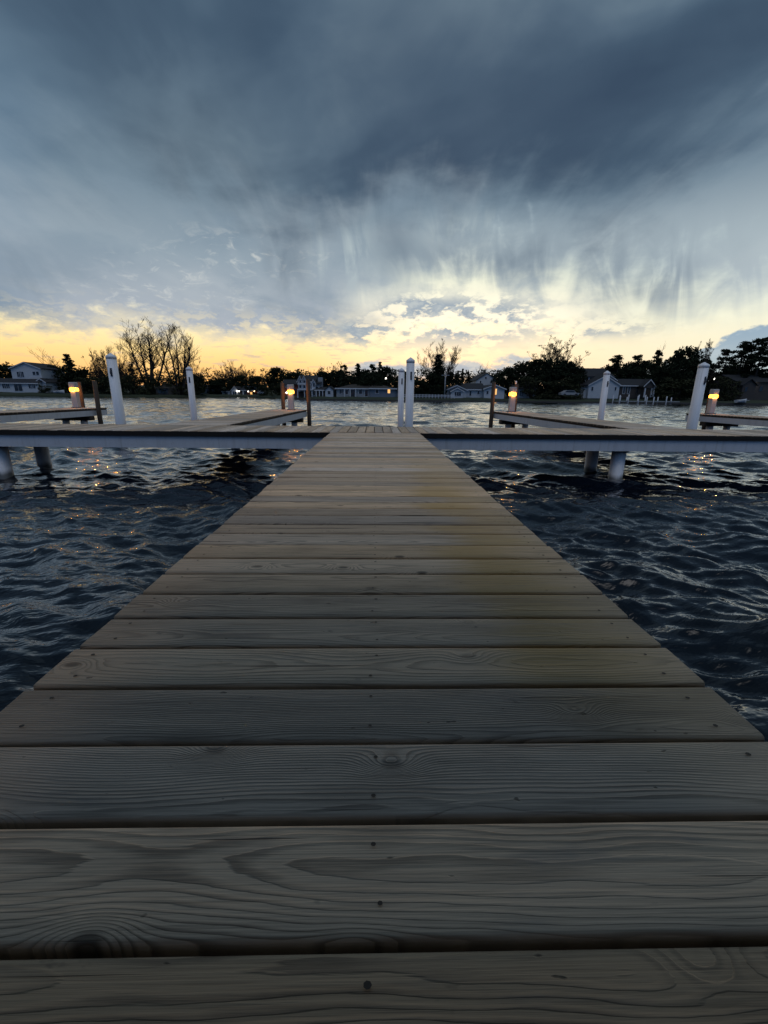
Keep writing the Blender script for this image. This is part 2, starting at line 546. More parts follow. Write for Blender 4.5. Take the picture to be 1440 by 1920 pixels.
def white_paint(name, col, streak=0.3, rough=0.55, waterline=None):
    mt, nt, b = material(name)
    tc = nt.new('ShaderNodeTexCoord')
    sp = nt.new('ShaderNodeSeparateXYZ'); nt.link(tc.outputs['Object'], sp.inputs[0])
    x, y, z = (X(nt, sp.outputs[i]) for i in range(3))
    n1 = nt.noise(x * 6.0, y * 6.0, z * 1.2, 5, 0.6)
    n2 = nt.noise(x * 30.0, y * 30.0, z * 30.0, 3, 0.6)
    n3 = nt.noise(x * 16.0, y * 16.0, z * 0.7, 4, 0.6)
    c = nt.mix(nt.smooth(n1, 0.45, 0.75) * streak, col, tuple(k * 0.66 for k in col[:3]) + (1,))
    c = nt.mix(nt.smooth(n2, 0.58, 0.72) * 0.25, c, (0.30, 0.28, 0.25, 1))
    c = nt.mix(nt.smooth(n3, 0.54, 0.72) * streak * 0.9, c, (0.25, 0.24, 0.21, 1))
    if waterline is not None:   # algae and wet wood just above the water
        wl = nt.smooth(z + (n1 - 0.5) * 0.16, waterline + 0.15, waterline + 0.03)
        c = nt.mix(wl * 0.9, c, (0.030, 0.034, 0.026, 1))
    put(nt, c, b.inputs['Base Color'])
    b.inputs['Roughness'].default_value = rough
    bp = nt.new('ShaderNodeBump'); bp.inputs['Strength'].default_value = 0.25; bp.inputs['Distance'].default_value = 0.004
    put(nt, n1 * 0.6 + n2 * 0.4, bp.inputs['Height']); nt.link(bp.outputs[0], b.inputs['Normal'])
    return mt


WATER_Z = -0.80
M['fascia'] = white_paint('white painted fascia board', (0.55, 0.58, 0.62, 1), 0.35)
M['pile'] = white_paint('white sleeved pile', (0.74, 0.75, 0.77, 1), 0.3, 0.45, WATER_Z)
M['cap'] = white_paint('white pile cap plastic', (0.80, 0.81, 0.83, 1), 0.15, 0.4)
M['post'] = simple('brown weathered post timber', (0.085, 0.060, 0.042, 1), 0.8, 0.45, 9, 0.5, stretch=(1, 1, 0.12))
M['metal'] = simple('galvanised dark steel', (0.10, 0.11, 0.13, 1), 0.45, 0.3, 20, metal=0.8)
M['pedestal'] = simple('white pedestal plastic', (0.46, 0.44, 0.43, 1), 0.4, 0.1, 12)
M['lamp'], _nt, _b = material('amber lamp lens')
_tr = _nt.new('ShaderNodeBsdfTransparent'); _tr.inputs[0].default_value = (1.0, 0.8, 0.45, 1)
_em = _nt.new('ShaderNodeEmission'); _em.inputs[0].default_value = (1.0, 0.37, 0.045, 1); _em.inputs[1].default_value = 8.0
_mx = _nt.new('ShaderNodeMixShader'); _mx.inputs[0].default_value = 0.6
_nt.link(_tr.outputs[0], _mx.inputs[1]); _nt.link(_em.outputs[0], _mx.inputs[2])
_nt.link(_mx.outputs[0], _nt.t.nodes['Material Output'].inputs[0])
M['dark_panel'] = simple('dark socket cover', (0.03, 0.03, 0.035, 1), 0.4, 0.2, 9)


def water_mat():
    mt, nt, b = material('choppy lake water')
    tc = nt.new('ShaderNodeTexCoord')
    sp = nt.new('ShaderNodeSeparateXYZ'); nt.link(tc.outputs['Object'], sp.inputs[0])
    x, y = X(nt, sp.outputs[0]), X(nt, sp.outputs[1])
    b.inputs['Base Color'].default_value = (0.003, 0.006, 0.013, 1)
    b.inputs['Roughness'].default_value = 0.02
    b.inputs['IOR'].default_value = 1.333
    b.inputs['Specular IOR Level'].default_value = 0.40
    b.inputs['Coat Weight'].default_value = 0.85
    b.inputs['Coat IOR'].default_value = 1.33
    b.inputs['Coat Roughness'].default_value = 0.02
    # fine wind ripples on top of the modelled waves
    xr = x * 0.96 + y * 0.28
    yr = y * 0.96 - x * 0.28
    a = nt.noise(xr * 4.0, yr * 9.0, 0.0, 3, 0.5, dist=0.5)
    d = nt.noise(xr * 11.0, yr * 20.0, 3.0, 2, 0.5, dist=0.4)
    bp = nt.new('ShaderNodeBump')
    bp.inputs['Strength'].default_value = 0.9
    bp.inputs['Distance'].default_value = 0.038
    big_ = nt.noise(xr * 0.75, yr * 1.9, 7.0, 2, 0.5, dist=0.6)
    far = nt.smooth((x * x + y * y).sqrt(), 9.0, 26.0)
    put(nt, a * 0.55 + d * 0.16 + big_ * far * 0.5, bp.inputs['Height'])
    nt.link(bp.outputs[0], b.inputs['Normal'])
    nt.link(bp.outputs[0], b.inputs['Coat Normal'])
    return mt


# ------------------------------------------------------------------ water
def build_water():
    # sheet of water, finer where it is nearer to the dock
    na = 600
    r = np.concatenate([np.exp(np.linspace(math.log(0.5), math.log(20.0), 720, endpoint=False)), np.linspace(20, 110, 430, endpoint=False), np.exp(np.linspace(math.log(110), math.log(420), 30))])
    nr = len(r)
    th = np.concatenate([np.linspace(R(-178), R(-62), 60, endpoint=False), np.linspace(R(-62), R(62), na), np.linspace(R(62), R(178), 61)[1:]])
    na = len(th)
    rr, tt = np.meshgrid(r, th, indexing='ij')
    x0 = rr * np.sin(tt); y0 = rr * np.cos(tt)
    rng = np.random.default_rng(11)
    x, y, z = x0.copy(), y0.copy(), np.zeros_like(x0)
    cell = np.maximum(np.gradient(r)[:, None], rr * R(124) / 600) * 2.0
    wind = R(-112)          # travelling towards the camera and a little to the right
    for i in range(160):
        L = 0.10 * (3.0 / 0.10) ** rng.random()
        k = 2 * math.pi / L
        ang = wind + rng.normal(0, 0.5)
        steep = 0.0036 if L > 0.8 else 0.0072
        A = steep * L * (0.5 + rng.random()) * (0.55 if L > 3 else 1.0)
        A = A * np.clip((L / cell - 1.0) / 1.5, 0, 1)
        kx, ky = math.cos(ang), math.sin(ang)
        ph = k * (x0 * kx + y0 * ky) + rng.random() * 6.283
        z += A * np.sin(ph)
        x -= 0.38 * kx * A * np.cos(ph) * -1
        y -= 0.38 * ky * A * np.cos(ph) * -1
    # a low wash wave rolling off the cross dock on the left, as in the photograph
    for (cx, cy, ang, L, amp, wd) in ((-3.1, 6.1, R(14), 2.6, 0.085, 0.34), (3.3, 8.9, R(-12), 3.0, 0.08, 0.4)):
        u = (x0 - cx) * math.cos(ang) + (y0 - cy) * math.sin(ang)
        v = -(x0 - cx) * math.sin(ang) + (y0 - cy) * math.cos(ang)
        z += amp * np.exp(-(u / L) ** 2) * (np.exp(-(v / wd) ** 2) - 0.5 * np.exp(-((v + 0.6) / (wd * 1.3)) ** 2))
    # gusts: patches of rougher and calmer water
    z *= 0.85 + 0.25 * np.sin(x0 * 0.35 + 1.3 * np.sin(y0 * 0.21)) * np.sin(y0 * 0.27 + 0.7)
    V = np.stack([x, y, z], -1).reshape(-1, 3).astype(np.float32)
    nv = len(V)
    i, j = np.meshgrid(np.arange(nr - 1), np.arange(na - 1), indexing='ij')
    q = np.stack([i * na + j, i * na + j + 1, (i + 1) * na + j + 1, (i + 1) * na + j], -1).reshape(-1, 4)[:, ::-1].astype(np.int32)
    me = bpy.data.meshes.new('lake_water')
    me.vertices.add(nv); me.vertices.foreach_set('co', V.ravel())
    nf = len(q)
    me.loops.add(nf * 4); me.loops.foreach_set('vertex_index', q.ravel())
    me.polygons.add(nf)
    me.polygons.foreach_set('loop_start', np.arange(0, nf * 4, 4, dtype=np.int32))
    me.polygons.foreach_set('use_smooth', np.ones(nf, dtype=bool))
    me.update(calc_edges=True)
    me.validate()
    me.materials.append(water_mat())
    o = bpy.data.objects.new('lake_water', me)
    o.location = (0, 0, WATER_Z)
    COL.objects.link(o)
    tag(o, 'dark choppy lake water around the dock', 'water', kind='structure')


build_water()

# ------------------------------------------------------------------ dock
PITCH_B, GAP, TH = 0.1487, 0.0105, 0.038


def planks(run, a0, a1, l0, l1, seed, screws_at, jitter=0.0035):
    """run: axis the boards lie along ('x' or 'y'); a0..a1: span they fill; l0..l1: board ends."""
    rng = random.Random(seed)
    mb = MB(); mb.uv = []
    n = max(1, round((a1 - a0) / PITCH_B))
    pit = (a1 - a0) / n
    for i in range(n):
        c = a0 + pit * (i + 0.5)
        w = (pit - GAP) / 2 + rng.uniform(-0.0012, 0.0012)
        dz = rng.uniform(-0.0022, 0.0022)
        tilt = rng.uniform(-0.003, 0.003)
        cup = rng.uniform(-0.0012, 0.0006)
        r = 0.006
        prof = [(-w, -TH), (-w, -r), (-w + r * 0.3, -r * 0.3), (-w + r, 0), (-w * 0.4, cup), (w * 0.4, cup), (w - r, 0), (w - r * 0.3, -r * 0.3), (w, -r), (w, -TH)]
        e0, e1 = l0 + rng.uniform(-jitter, jitter), l1 + rng.uniform(-jitter, jitter)
        bow = rng.uniform(-0.0022, 0.0022)
        ns = 5
        base = len(mb.v)
        uo = rng.uniform(0, 40)
        for s in range(ns + 1):
            t = s / ns
            l = e0 + (e1 - e0) * t
            off = bow * (1 - (2 * t - 1) ** 2)
            for h, z in prof:
                zz = z + dz + tilt * h / w * 0.5
                mb.v.append((l, c + h + off, zz) if run == 'x' else (c + h + off, l, zz))
                mb.uv.append((l + uo, h))
        k = len(prof)
        mb.cur = 0
        for s in range(ns):
            for q in range(k):
                p = (q + 1) % k
                a = base + s * k + q
                b_ = base + s * k + p
                mb.face([a, b_, b_ + k, a + k], 1 <= q <= 7)
        mb.cur = 1
        mb.face([base + q for q in range(k)])
        mb.face([base + ns * k + q for q in reversed(range(k))])
        mb.cur = 2
        for sx in screws_at:
            for h in (-w * 0.56, w * 0.56):
                hx, hy = sx + rng.uniform(-0.009, 0.009), c + h + rng.uniform(-0.006, 0.006)
                b0 = len(mb.v)
                rr = rng.uniform(0.0026, 0.0040)
                for q in range(7):
                    t = q / 7 * 6.283
                    p = (hx + rr * 1.25 * math.cos(t), hy + rr * math.sin(t), max(0, cup) + dz + abs(tilt) * 0.5 + 0.0006)
                    mb.v.append(p if run == 'x' else (p[1], p[0], p[2]))
                    mb.uv.append((0, 0))
                mb.face([b0 + q for q in range(7)])
    return mb


def pile_mb(x, y, z0, z1, r=0.125, n=24):
    return MB().lathe(x, y, [(r * 1.03, z0), (r * 1.01, (z0 + z1) / 2), (r, z1)], n)


FH = 0.19       # height of the painted fascia
X_W = 0.722     # half width of the main walkway
Y_T0, Y_T1 = 7.0, 8.40

# main walkway
dk = thing('walkway', 'long weathered plank walkway running from the foreground to the cross dock', 'walkway')
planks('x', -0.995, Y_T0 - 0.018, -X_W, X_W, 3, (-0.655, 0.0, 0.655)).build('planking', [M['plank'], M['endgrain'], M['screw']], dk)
mb = MB()
for sx in (-1, 1):
    a, b_ = sorted((sx * (X_W - 0.035), sx * (X_W - 0.075)))
    mb.box(a, b_, -1.0, Y_T0 - 0.05, -0.26, -TH - 0.002)
mb.box(-0.02, 0.02, -1.0, Y_T0 - 0.05, -0.26, -TH - 0.002)
mb.build('joist', M['joist'], dk)
for y in (1.2, 4.2):
    MB().box(-0.62, 0.62, y - 0.07, y + 0.07, -0.40, -0.262).build('cross_beam', M['joist'], dk)
    for sx in (-1, 1):
        pile_mb(sx * 0.47, y, -2.6, -0.402, 0.11).build('pile', M['pile'], dk)

# cross dock
cdk = thing('cross_dock', 'long plank cross dock with white fascia spanning the picture behind the walkway', 'dock', (0, Y_T0, 0))
XT0, XT1 = -19.5, 22.0
p = planks('y', XT0, XT1, 0.0, Y_T1 - Y_T0, 9, (0.07, 0.70, 1.33))
p.build('planking', [M['plank_plain'], M['endgrain'], M['screw']], cdk)
mb = MB().box(XT0, XT1, 0.022, 0.060, -0.078, -TH - 0.003).box(XT0, XT1, Y_T1 - Y_T0 - 0.06, Y_T1 - Y_T0 - 0.022, -0.078, -TH - 0.003)
mb.build('ledger', M['endgrain'], cdk)
MB().box(XT0, XT1, -0.016, -0.005, -0.079, -0.006).box(XT0, XT1, Y_T1 - Y_T0 + 0.005, Y_T1 - Y_T0 + 0.012, -0.079, -0.006).build('edge_strip', M['edge'], cdk)
f = MB()
for a, b_ in ((XT0, -7.6), (-7.6 + 0.004, -X_W - 0.002), (-X_W + 0.002, X_W - 0.002), (X_W + 0.002, 8.2), (8.2 + 0.004, XT1)):
    f.box(a, b_, 0.012, 0.050, -0.078 - FH, -0.080)
f.build('fascia', M['fascia'], cdk)
f = MB().box(XT0, XT1, Y_T1 - Y_T0 - 0.05, Y_T1 - Y_T0 - 0.012, -0.078 - FH, -0.080)
f.build('fascia', M['fascia'], cdk)
for xc in (-12.0, -6.24, 0.0, 4.18, 10.6, 16.0):
    MB().box(xc - 0.09, xc + 0.09, 0.10, 1.30, -0.30, -0.082).build('cross_beam', M['joist'], cdk)
    for yy in (0.24, 1.13):
        pile_mb(xc, yy, -2.4, -0.29, 0.112).build('pile', M['pile'], cdk)

# finger piers
F_LEN = 8.7


def pedestal(x, y, label):
    t = thing('power_pedestal', label, 'pedestal lamp', (x, y, 0.002), 0, 'lit pedestals at the ends of the finger piers')
    MB().bbox(-0.105, 0.105, -0.095, 0.095, 0.0, 0.60, 0.015).build('body', M['pedestal'], t)
    MB().bbox(-0.15, 0.15, -0.135, 0.135, 0.0, 0.03, 0.01).build('base_plate', M['metal'], t)
    MB().bbox(-0.114, 0.114, -0.122, 0.122, 0.602, 0.725, 0.03).build('lamp', M['lamp'], t)
    for sy in (-1, 1):
        ld = bpy.data.lights.new('pedestal_bulb', 'POINT')
        ld.energy, ld.color, ld.shadow_soft_size = 20.0, (1.0, 0.45, 0.13), 0.012
        lo = bpy.data.objects.new('pedestal_bulb', ld); COL.objects.link(lo); lo.parent = t; lo.location = (0, sy * 0.111, 0.665)
    MB().bbox(-0.118, 0.118, -0.108, 0.108, 0.728, 0.92, 0.02).build('hood', M['pedestal'], t)
    return t


def end_post(x, y, h, label, lean=0.0):
    t = thing('dock_post', label, 'post', (x, y, 0), 0, 'dark timber posts at the pier ends')
    MB().tube([(0, 0, -2.4), (lean * 0.3, 0, 0), (lean, 0, h - 0.02), (lean, 0, h)], [0.085, 0.078, 0.074, 0.058], 14).build('shaft', M['post'], t)
    MB().tube([(lean * .6 - 0.083, 0, h * 0.55), (lean * .6 + 0.083, 0, h * 0.55)], [0.012, 0.012], 8).build('bolt', M['metal'], t)
    return t


def finger(cx, label, seed, rz=0.0):
    t = thing('finger_pier', label, 'pier', (cx, Y_T1 + 0.006 + 0.63 * abs(math.sin(rz)), 0), rz, 'finger piers beyond the cross dock')
    x0, x1 = -0.625, 0.625
    planks('x', 0.0, F_LEN, x0, x1, seed, (x0 + 0.07, x1 - 0.07)).build('planking', [M['plank_plain'], M['endgrain'], M['screw']], t)
    mb = MB()
    for a in (x0 + 0.02, x1 - 0.058):
        mb.box(a, a + 0.038, 0.02, F_LEN - 0.02, -0.072, -TH - 0.003)
    mb.build('ledger', M['endgrain'], t)
    for a in (x0 + 0.010, x1 - 0.048):
        MB().box(a, a + 0.038, 0.04, F_LEN - 0.052, -0.074 - FH, -0.074).build('fascia', M['fascia'], t)
    MB().box(x0 + 0.010, x1 - 0.010, F_LEN - 0.05, F_LEN - 0.012, -0.074 - FH, -0.074).build('fascia', M['fascia'], t)
    for yy in (3.1, F_LEN - 1.0):
        MB().box(x0 - 0.02, x1 + 0.02, yy - 0.13, yy + 0.13, -0.42, -0.266).build('cross_beam', M['joist'], t)
        for xx in (x0 + 0.30, x1 - 0.30):
            pile_mb(xx, yy, -2.4, -0.422, 0.11).build('pile', M['pile'], t)
    return t


FING = {'a': (-10.95, 0.0), 'b': (-3.48, R(-1.3)), 'c': (5.62, R(2.5)), 'd': (12.93, 0.0)}


def on_pier(k, lx, ly):
    cx, rz = FING[k]
    ly += F_LEN
    return cx + lx * math.cos(rz) - ly * math.sin(rz), Y_T1 + 0.03 + lx * math.sin(rz) + ly * math.cos(rz)


finger(FING['a'][0], 'plank finger pier with white side at the far left edge, lamp on its end', 21, FING['a'][1])
finger(FING['b'][0], 'plank finger pier left of the walkway with bright white side', 22, FING['b'][1])
finger(FING['c'][0], 'plank finger pier right of the walkway with white side towards the centre', 23, FING['c'][1])
finger(FING['d'][0], 'plank finger pier with white side at the far right edge, lamp on its end', 24, FING['d'][1])
pedestal(*on_pier('a', -0.22, -0.45), 'lit white pedestal at the far left, between a brown post and its pier end')
pedestal(*on_pier('b', 0.12, -0.45), 'lit white pedestal on the pier end left of the walkway, two dark posts beside it')
pedestal(*on_pier('c', -0.06, -0.45), 'lit white pedestal on the pier end right of the walkway, between two posts')
pedestal(*on_pier('d', 0.02, -0.45), 'lit white pedestal at the far right, beside the leaning-looking white pile')
end_post(*on_pier('a', 0.74, -0.75), 0.98, 'brown post on the right corner of the far left pier', 0.02)
end_post(*on_pier('a', -0.40, 0.15), 0.95, 'brown post directly behind the far left lit pedestal')
end_post(*on_pier('b', -0.32, 0.14), 1.00, 'dark post left of the pedestal on the left central pier')
end_post(*on_pier('b', 0.72, -0.10), 1.15, 'dark tall post on the right corner of the left central pier')
end_post(*on_pier('c', -0.72, -0.15), 1.10, 'dark post on the left corner of the right central pier')
pc = end_post(*on_pier('c', 0.28, 0.14), 1.04, 'brown post with a small pale cap right of the right central pedestal')
MB().lathe(-0.03, 0, [(0.035, 1.0), (0.035, 1.13), (0.02, 1.16)], 12).build('cap', M['cap'], pc)
end_post(*on_pier('d', -0.95, -0.9), 1.05, 'brown post half hidden behind the thick white pile at right')
end_post(*on_pier('d', 0.36, 0.15), 0.60, 'short brown post behind the far right lit pedestal')


# mooring piles
def mooring(px, Y, r, ytop, label):
    top = at(px, ytop, Y)
    t = thing('mooring_pile', label, 'mooring pile', (top.x, Y, 0), 0, 'white mooring piles between the slips')
    h = top.z
    MB().lathe(0, 0, [(r * 1.06, -3.0), (r * 1.03, -0.5), (r, h - 0.13)], 28).build('shaft', M['pile'], t)
    MB().lathe(0, 0, [(r * 1.05, h - 0.15), (r * 1.05, h - 0.085), (r * 1.0, h - 0.075), (r * 0.12, h - 0.002), (0.004, h)], 28).build('cap', M['cap'], t)
    k = MB()
    k.tube([(0.02, -r - 0.004, h - 0.58), (0.02, -r - 0.045, h - 0.56), (0.02, -r - 0.055, h - 0.51), (0.02, -r - 0.045, h - 0.46), (0.02, -r - 0.004, h - 0.44)], [0.012] * 5, 8)
    k.box(-0.006, 0.044, -r - 0.010, -r + 0.03, h - 0.62, h - 0.40)
    k.build('mooring_hook', M['metal'], t)
    return t


mooring(770, 13.0, 0.118, 670, 'taller of the two white piles side by side at the centre')
mooring(753, 17.8, 0.118, 690, 'shorter of the two white piles side by side at the centre')
mooring(207, 12.7, 0.130, 662, 'thick near white pile on the left, between the left piers')
mooring(354, 17.9, 0.118, 687, 'slimmer white pile on the left, standing beside the left central pier')
mooring(1321, 12.8, 0.135, 679, 'thick near white pile on the right, in front of a brown post')
mooring(1139, 17.9, 0.120, 695, 'slimmer white pile on the right, in front of the white gabled house')


# ------------------------------------------------------------------ far shore
M['grass'] = simple('dark dusk grass', (0.030, 0.040, 0.018, 1), 0.9, 0.5, 0.35)
M['seawall'] = simple('seawall timber and stone', (0.075, 0.068, 0.060, 1), 0.85, 0.5, 1.4, stretch=(1, 1, 4))
M['soil'] = simple('bare bank soil', (0.06, 0.05, 0.035, 1), 0.95, 0.4, 1.5)
SHORE = [(-900, 60), (-500, 95), (-200, 118), (0, 115), (150, 124), (300, 133), (400, 152), (450, 156), (500, 140), (545, 108), (600, 95), (720, 92), (850, 95), (960, 98), (1100, 96), (1300, 97), (1440, 96), (1700, 86), (2200, 62)]


def shore_at(px):
    for (a, ya), (b, yb) in zip(SHORE, SHORE[1:]):
        if a <= px <= b:
            t = (px - a) / (b - a)
            t = t * t * (3 - 2 * t)
            return ya + (yb - ya) * t
    return 90.0


def horizon_y(px):
    return 740.0 + (px - 704) * math.tan(ROLL)


def build_land():
    prof = [(-1.0, -1.6), (0.0, -0.95), (0.15, -0.62), (0.7, -0.50), (2.5, -0.22), (7, -0.05), (22, 0.35), (60, 1.2), (150, 3.0), (500, 9.0)]
    pxs = list(range(-900, 2201, 20))
    v, f = [], []
    rnd = random.Random(4)
    for px in pxs:
        Y0 = shore_at(px)
        p = at(px, horizon_y(px), Y0)
        d = Vector((p.x, p.y, 0)).normalized()
        for s, z in prof:
            q = Vector((p.x, p.y, 0)) + d * s
            v.append((q.x, q.y, z + (rnd.uniform(-0.12, 0.12) if s > 2 else 0)))
    n = len(prof)
    for i in range(len(pxs) - 1):
        for j in range(n - 1):
            a = i * n + j
            f.append((a, a + n, a + n + 1, a + 1))
    me = bpy.data.meshes.new('far_bank'); me.from_pydata(v, [], f); me.materials.append(M['grass'])
    for p in me.polygons: p.use_smooth = True
    o = bpy.data.objects.new('far_bank', me); COL.objects.link(o)
    tag(o, 'dark grassy bank across the lake under the houses', 'ground', kind='structure')
    # the seawall at the water's edge, right of the wooded point
    mb = MB()
    pts = []
    for px in range(540, 1700, 12):
        p = at(px, horizon_y(px), shore_at(px) - 0.30)
        pts.append(p)
    for a, b in zip(pts, pts[1:]):
        d = Vector((a.x, a.y, 0)).normalized() * 0.45
        h = -0.44
        i = len(mb.v)
        for q in (a, b):
            for dd, z in ((0, -1.4), (0, h), (1, h), (1, -1.4)):
                mb.v.append((q.x + d.x * dd, q.y + d.y * dd, z))
        for k in range(4):
            j = (k + 1) % 4
            mb.face([i + k, i + j, i + 4 + j, i + 4 + k])
    w = mb.build('seawall', M['seawall'])
    tag(w, 'low dark seawall along the far waterline below the houses', 'seawall')


build_land()

# near shore behind the photographer: bank, and an unseen boathouse added to shade the first planks
mb = MB()
mb.box(-60, 60, -60, -2.2, -1.6, -0.06)
o = mb.build('near_bank', M['grass']); tag(o, 'grassy near bank where the walkway starts', 'ground', kind='structure')

M['siding'] = simple('dark siding of the added shade house', (0.055, 0.045, 0.04, 1), 0.85, 0.35, 3, 0.2, stretch=(1, 1, 6))
M['wall_white'] = simple('white house siding', (0.50, 0.52, 0.54, 1), 0.7, 0.15, 1.2, stretch=(1, 1, 5))
M['wall_grey'] = simple('grey house siding', (0.30, 0.31, 0.32, 1), 0.75, 0.2, 1.2, stretch=(1, 1, 5))
M['wall_dark'] = simple('brown dark siding', (0.065, 0.055, 0.05, 1), 0.8, 0.25, 1.2)
M['wall_red'] = simple('red barn siding', (0.16, 0.035, 0.025, 1), 0.8, 0.25, 1.2)
M['wall_blue'] = simple('blue grey siding', (0.16, 0.19, 0.23, 1), 0.75, 0.2, 1.2)
M['roof'] = simple('dark shingle roof', (0.030, 0.031, 0.035, 1), 0.9, 0.35, 1.5, stretch=(1, 6, 6))
M['roof_brown'] = simple('brown shingle roof', (0.055, 0.047, 0.040, 1), 0.9, 0.35, 1.5, stretch=(1, 6, 6))
M['trim'] = simple('white trim', (0.56, 0.57, 0.59, 1), 0.6, 0.1, 2)
M['glass'] = simple('dark window glass', (0.012, 0.014, 0.018, 1), 0.12, 0.2, 2, spec=0.6)
M['lit'] = simple('lit window glass', (0.8, 0.6, 0.3, 1), 0.4, 0.3, 3, emit=(1.0, 0.52, 0.14, 1), estr=1.1)
M['bulb'] = simple('white porch bulb', (0.9, 0.9, 0.85, 1), 0.4, 0.05, 3, emit=(1.0, 0.93, 0.80, 1), estr=5.0)
M['bulb_warm'] = simple('warm porch bulb', (0.9, 0.8, 0.6, 1), 0.4, 0.05, 3, emit=(1.0, 0.72, 0.36, 1), estr=6.0)

shade_house = thing('boathouse', 'unseen dark boathouse added behind the camera to shade the first planks', 'boathouse', (0, -3.2, -0.06))
MB().prism([(-4.2, 0), (4.2, 0), (4.2, 2.35), (0, 3.25), (-4.2, 2.35)], 'y', -5.0, 0.0).build('wall', M['siding'], shade_house)
mb = MB()
mb.prism([(-4.7, 2.23), (0.0, 3.27), (0.0, 3.42), (-4.75, 2.37)], 'y', -5.3, 3.65)
mb.prism([(4.7, 2.23), (0.0, 3.27), (0.0, 3.42), (4.75, 2.37)], 'y', -5.3, 3.65)
mb.build('roof', M['roof'], shade_house)
d_ = MB().box(-0.6, 0.6, 0.002, 0.05, 0.05, 2.15).build('door', M['wall_dark'], shade_house)
MB().tube([(0.45, 0.05, 1.0), (0.45, 0.11, 1.0), (0.45, 0.11, 1.12)], [0.012] * 3, 8).build('handle', M['metal'], d_)
for sx in (-1, 1):
    MB().box(sx * 4.1 - 0.07, sx * 4.1 + 0.07, 3.4, 3.54, -1.6, 2.345).build('post', M['siding'], shade_house)

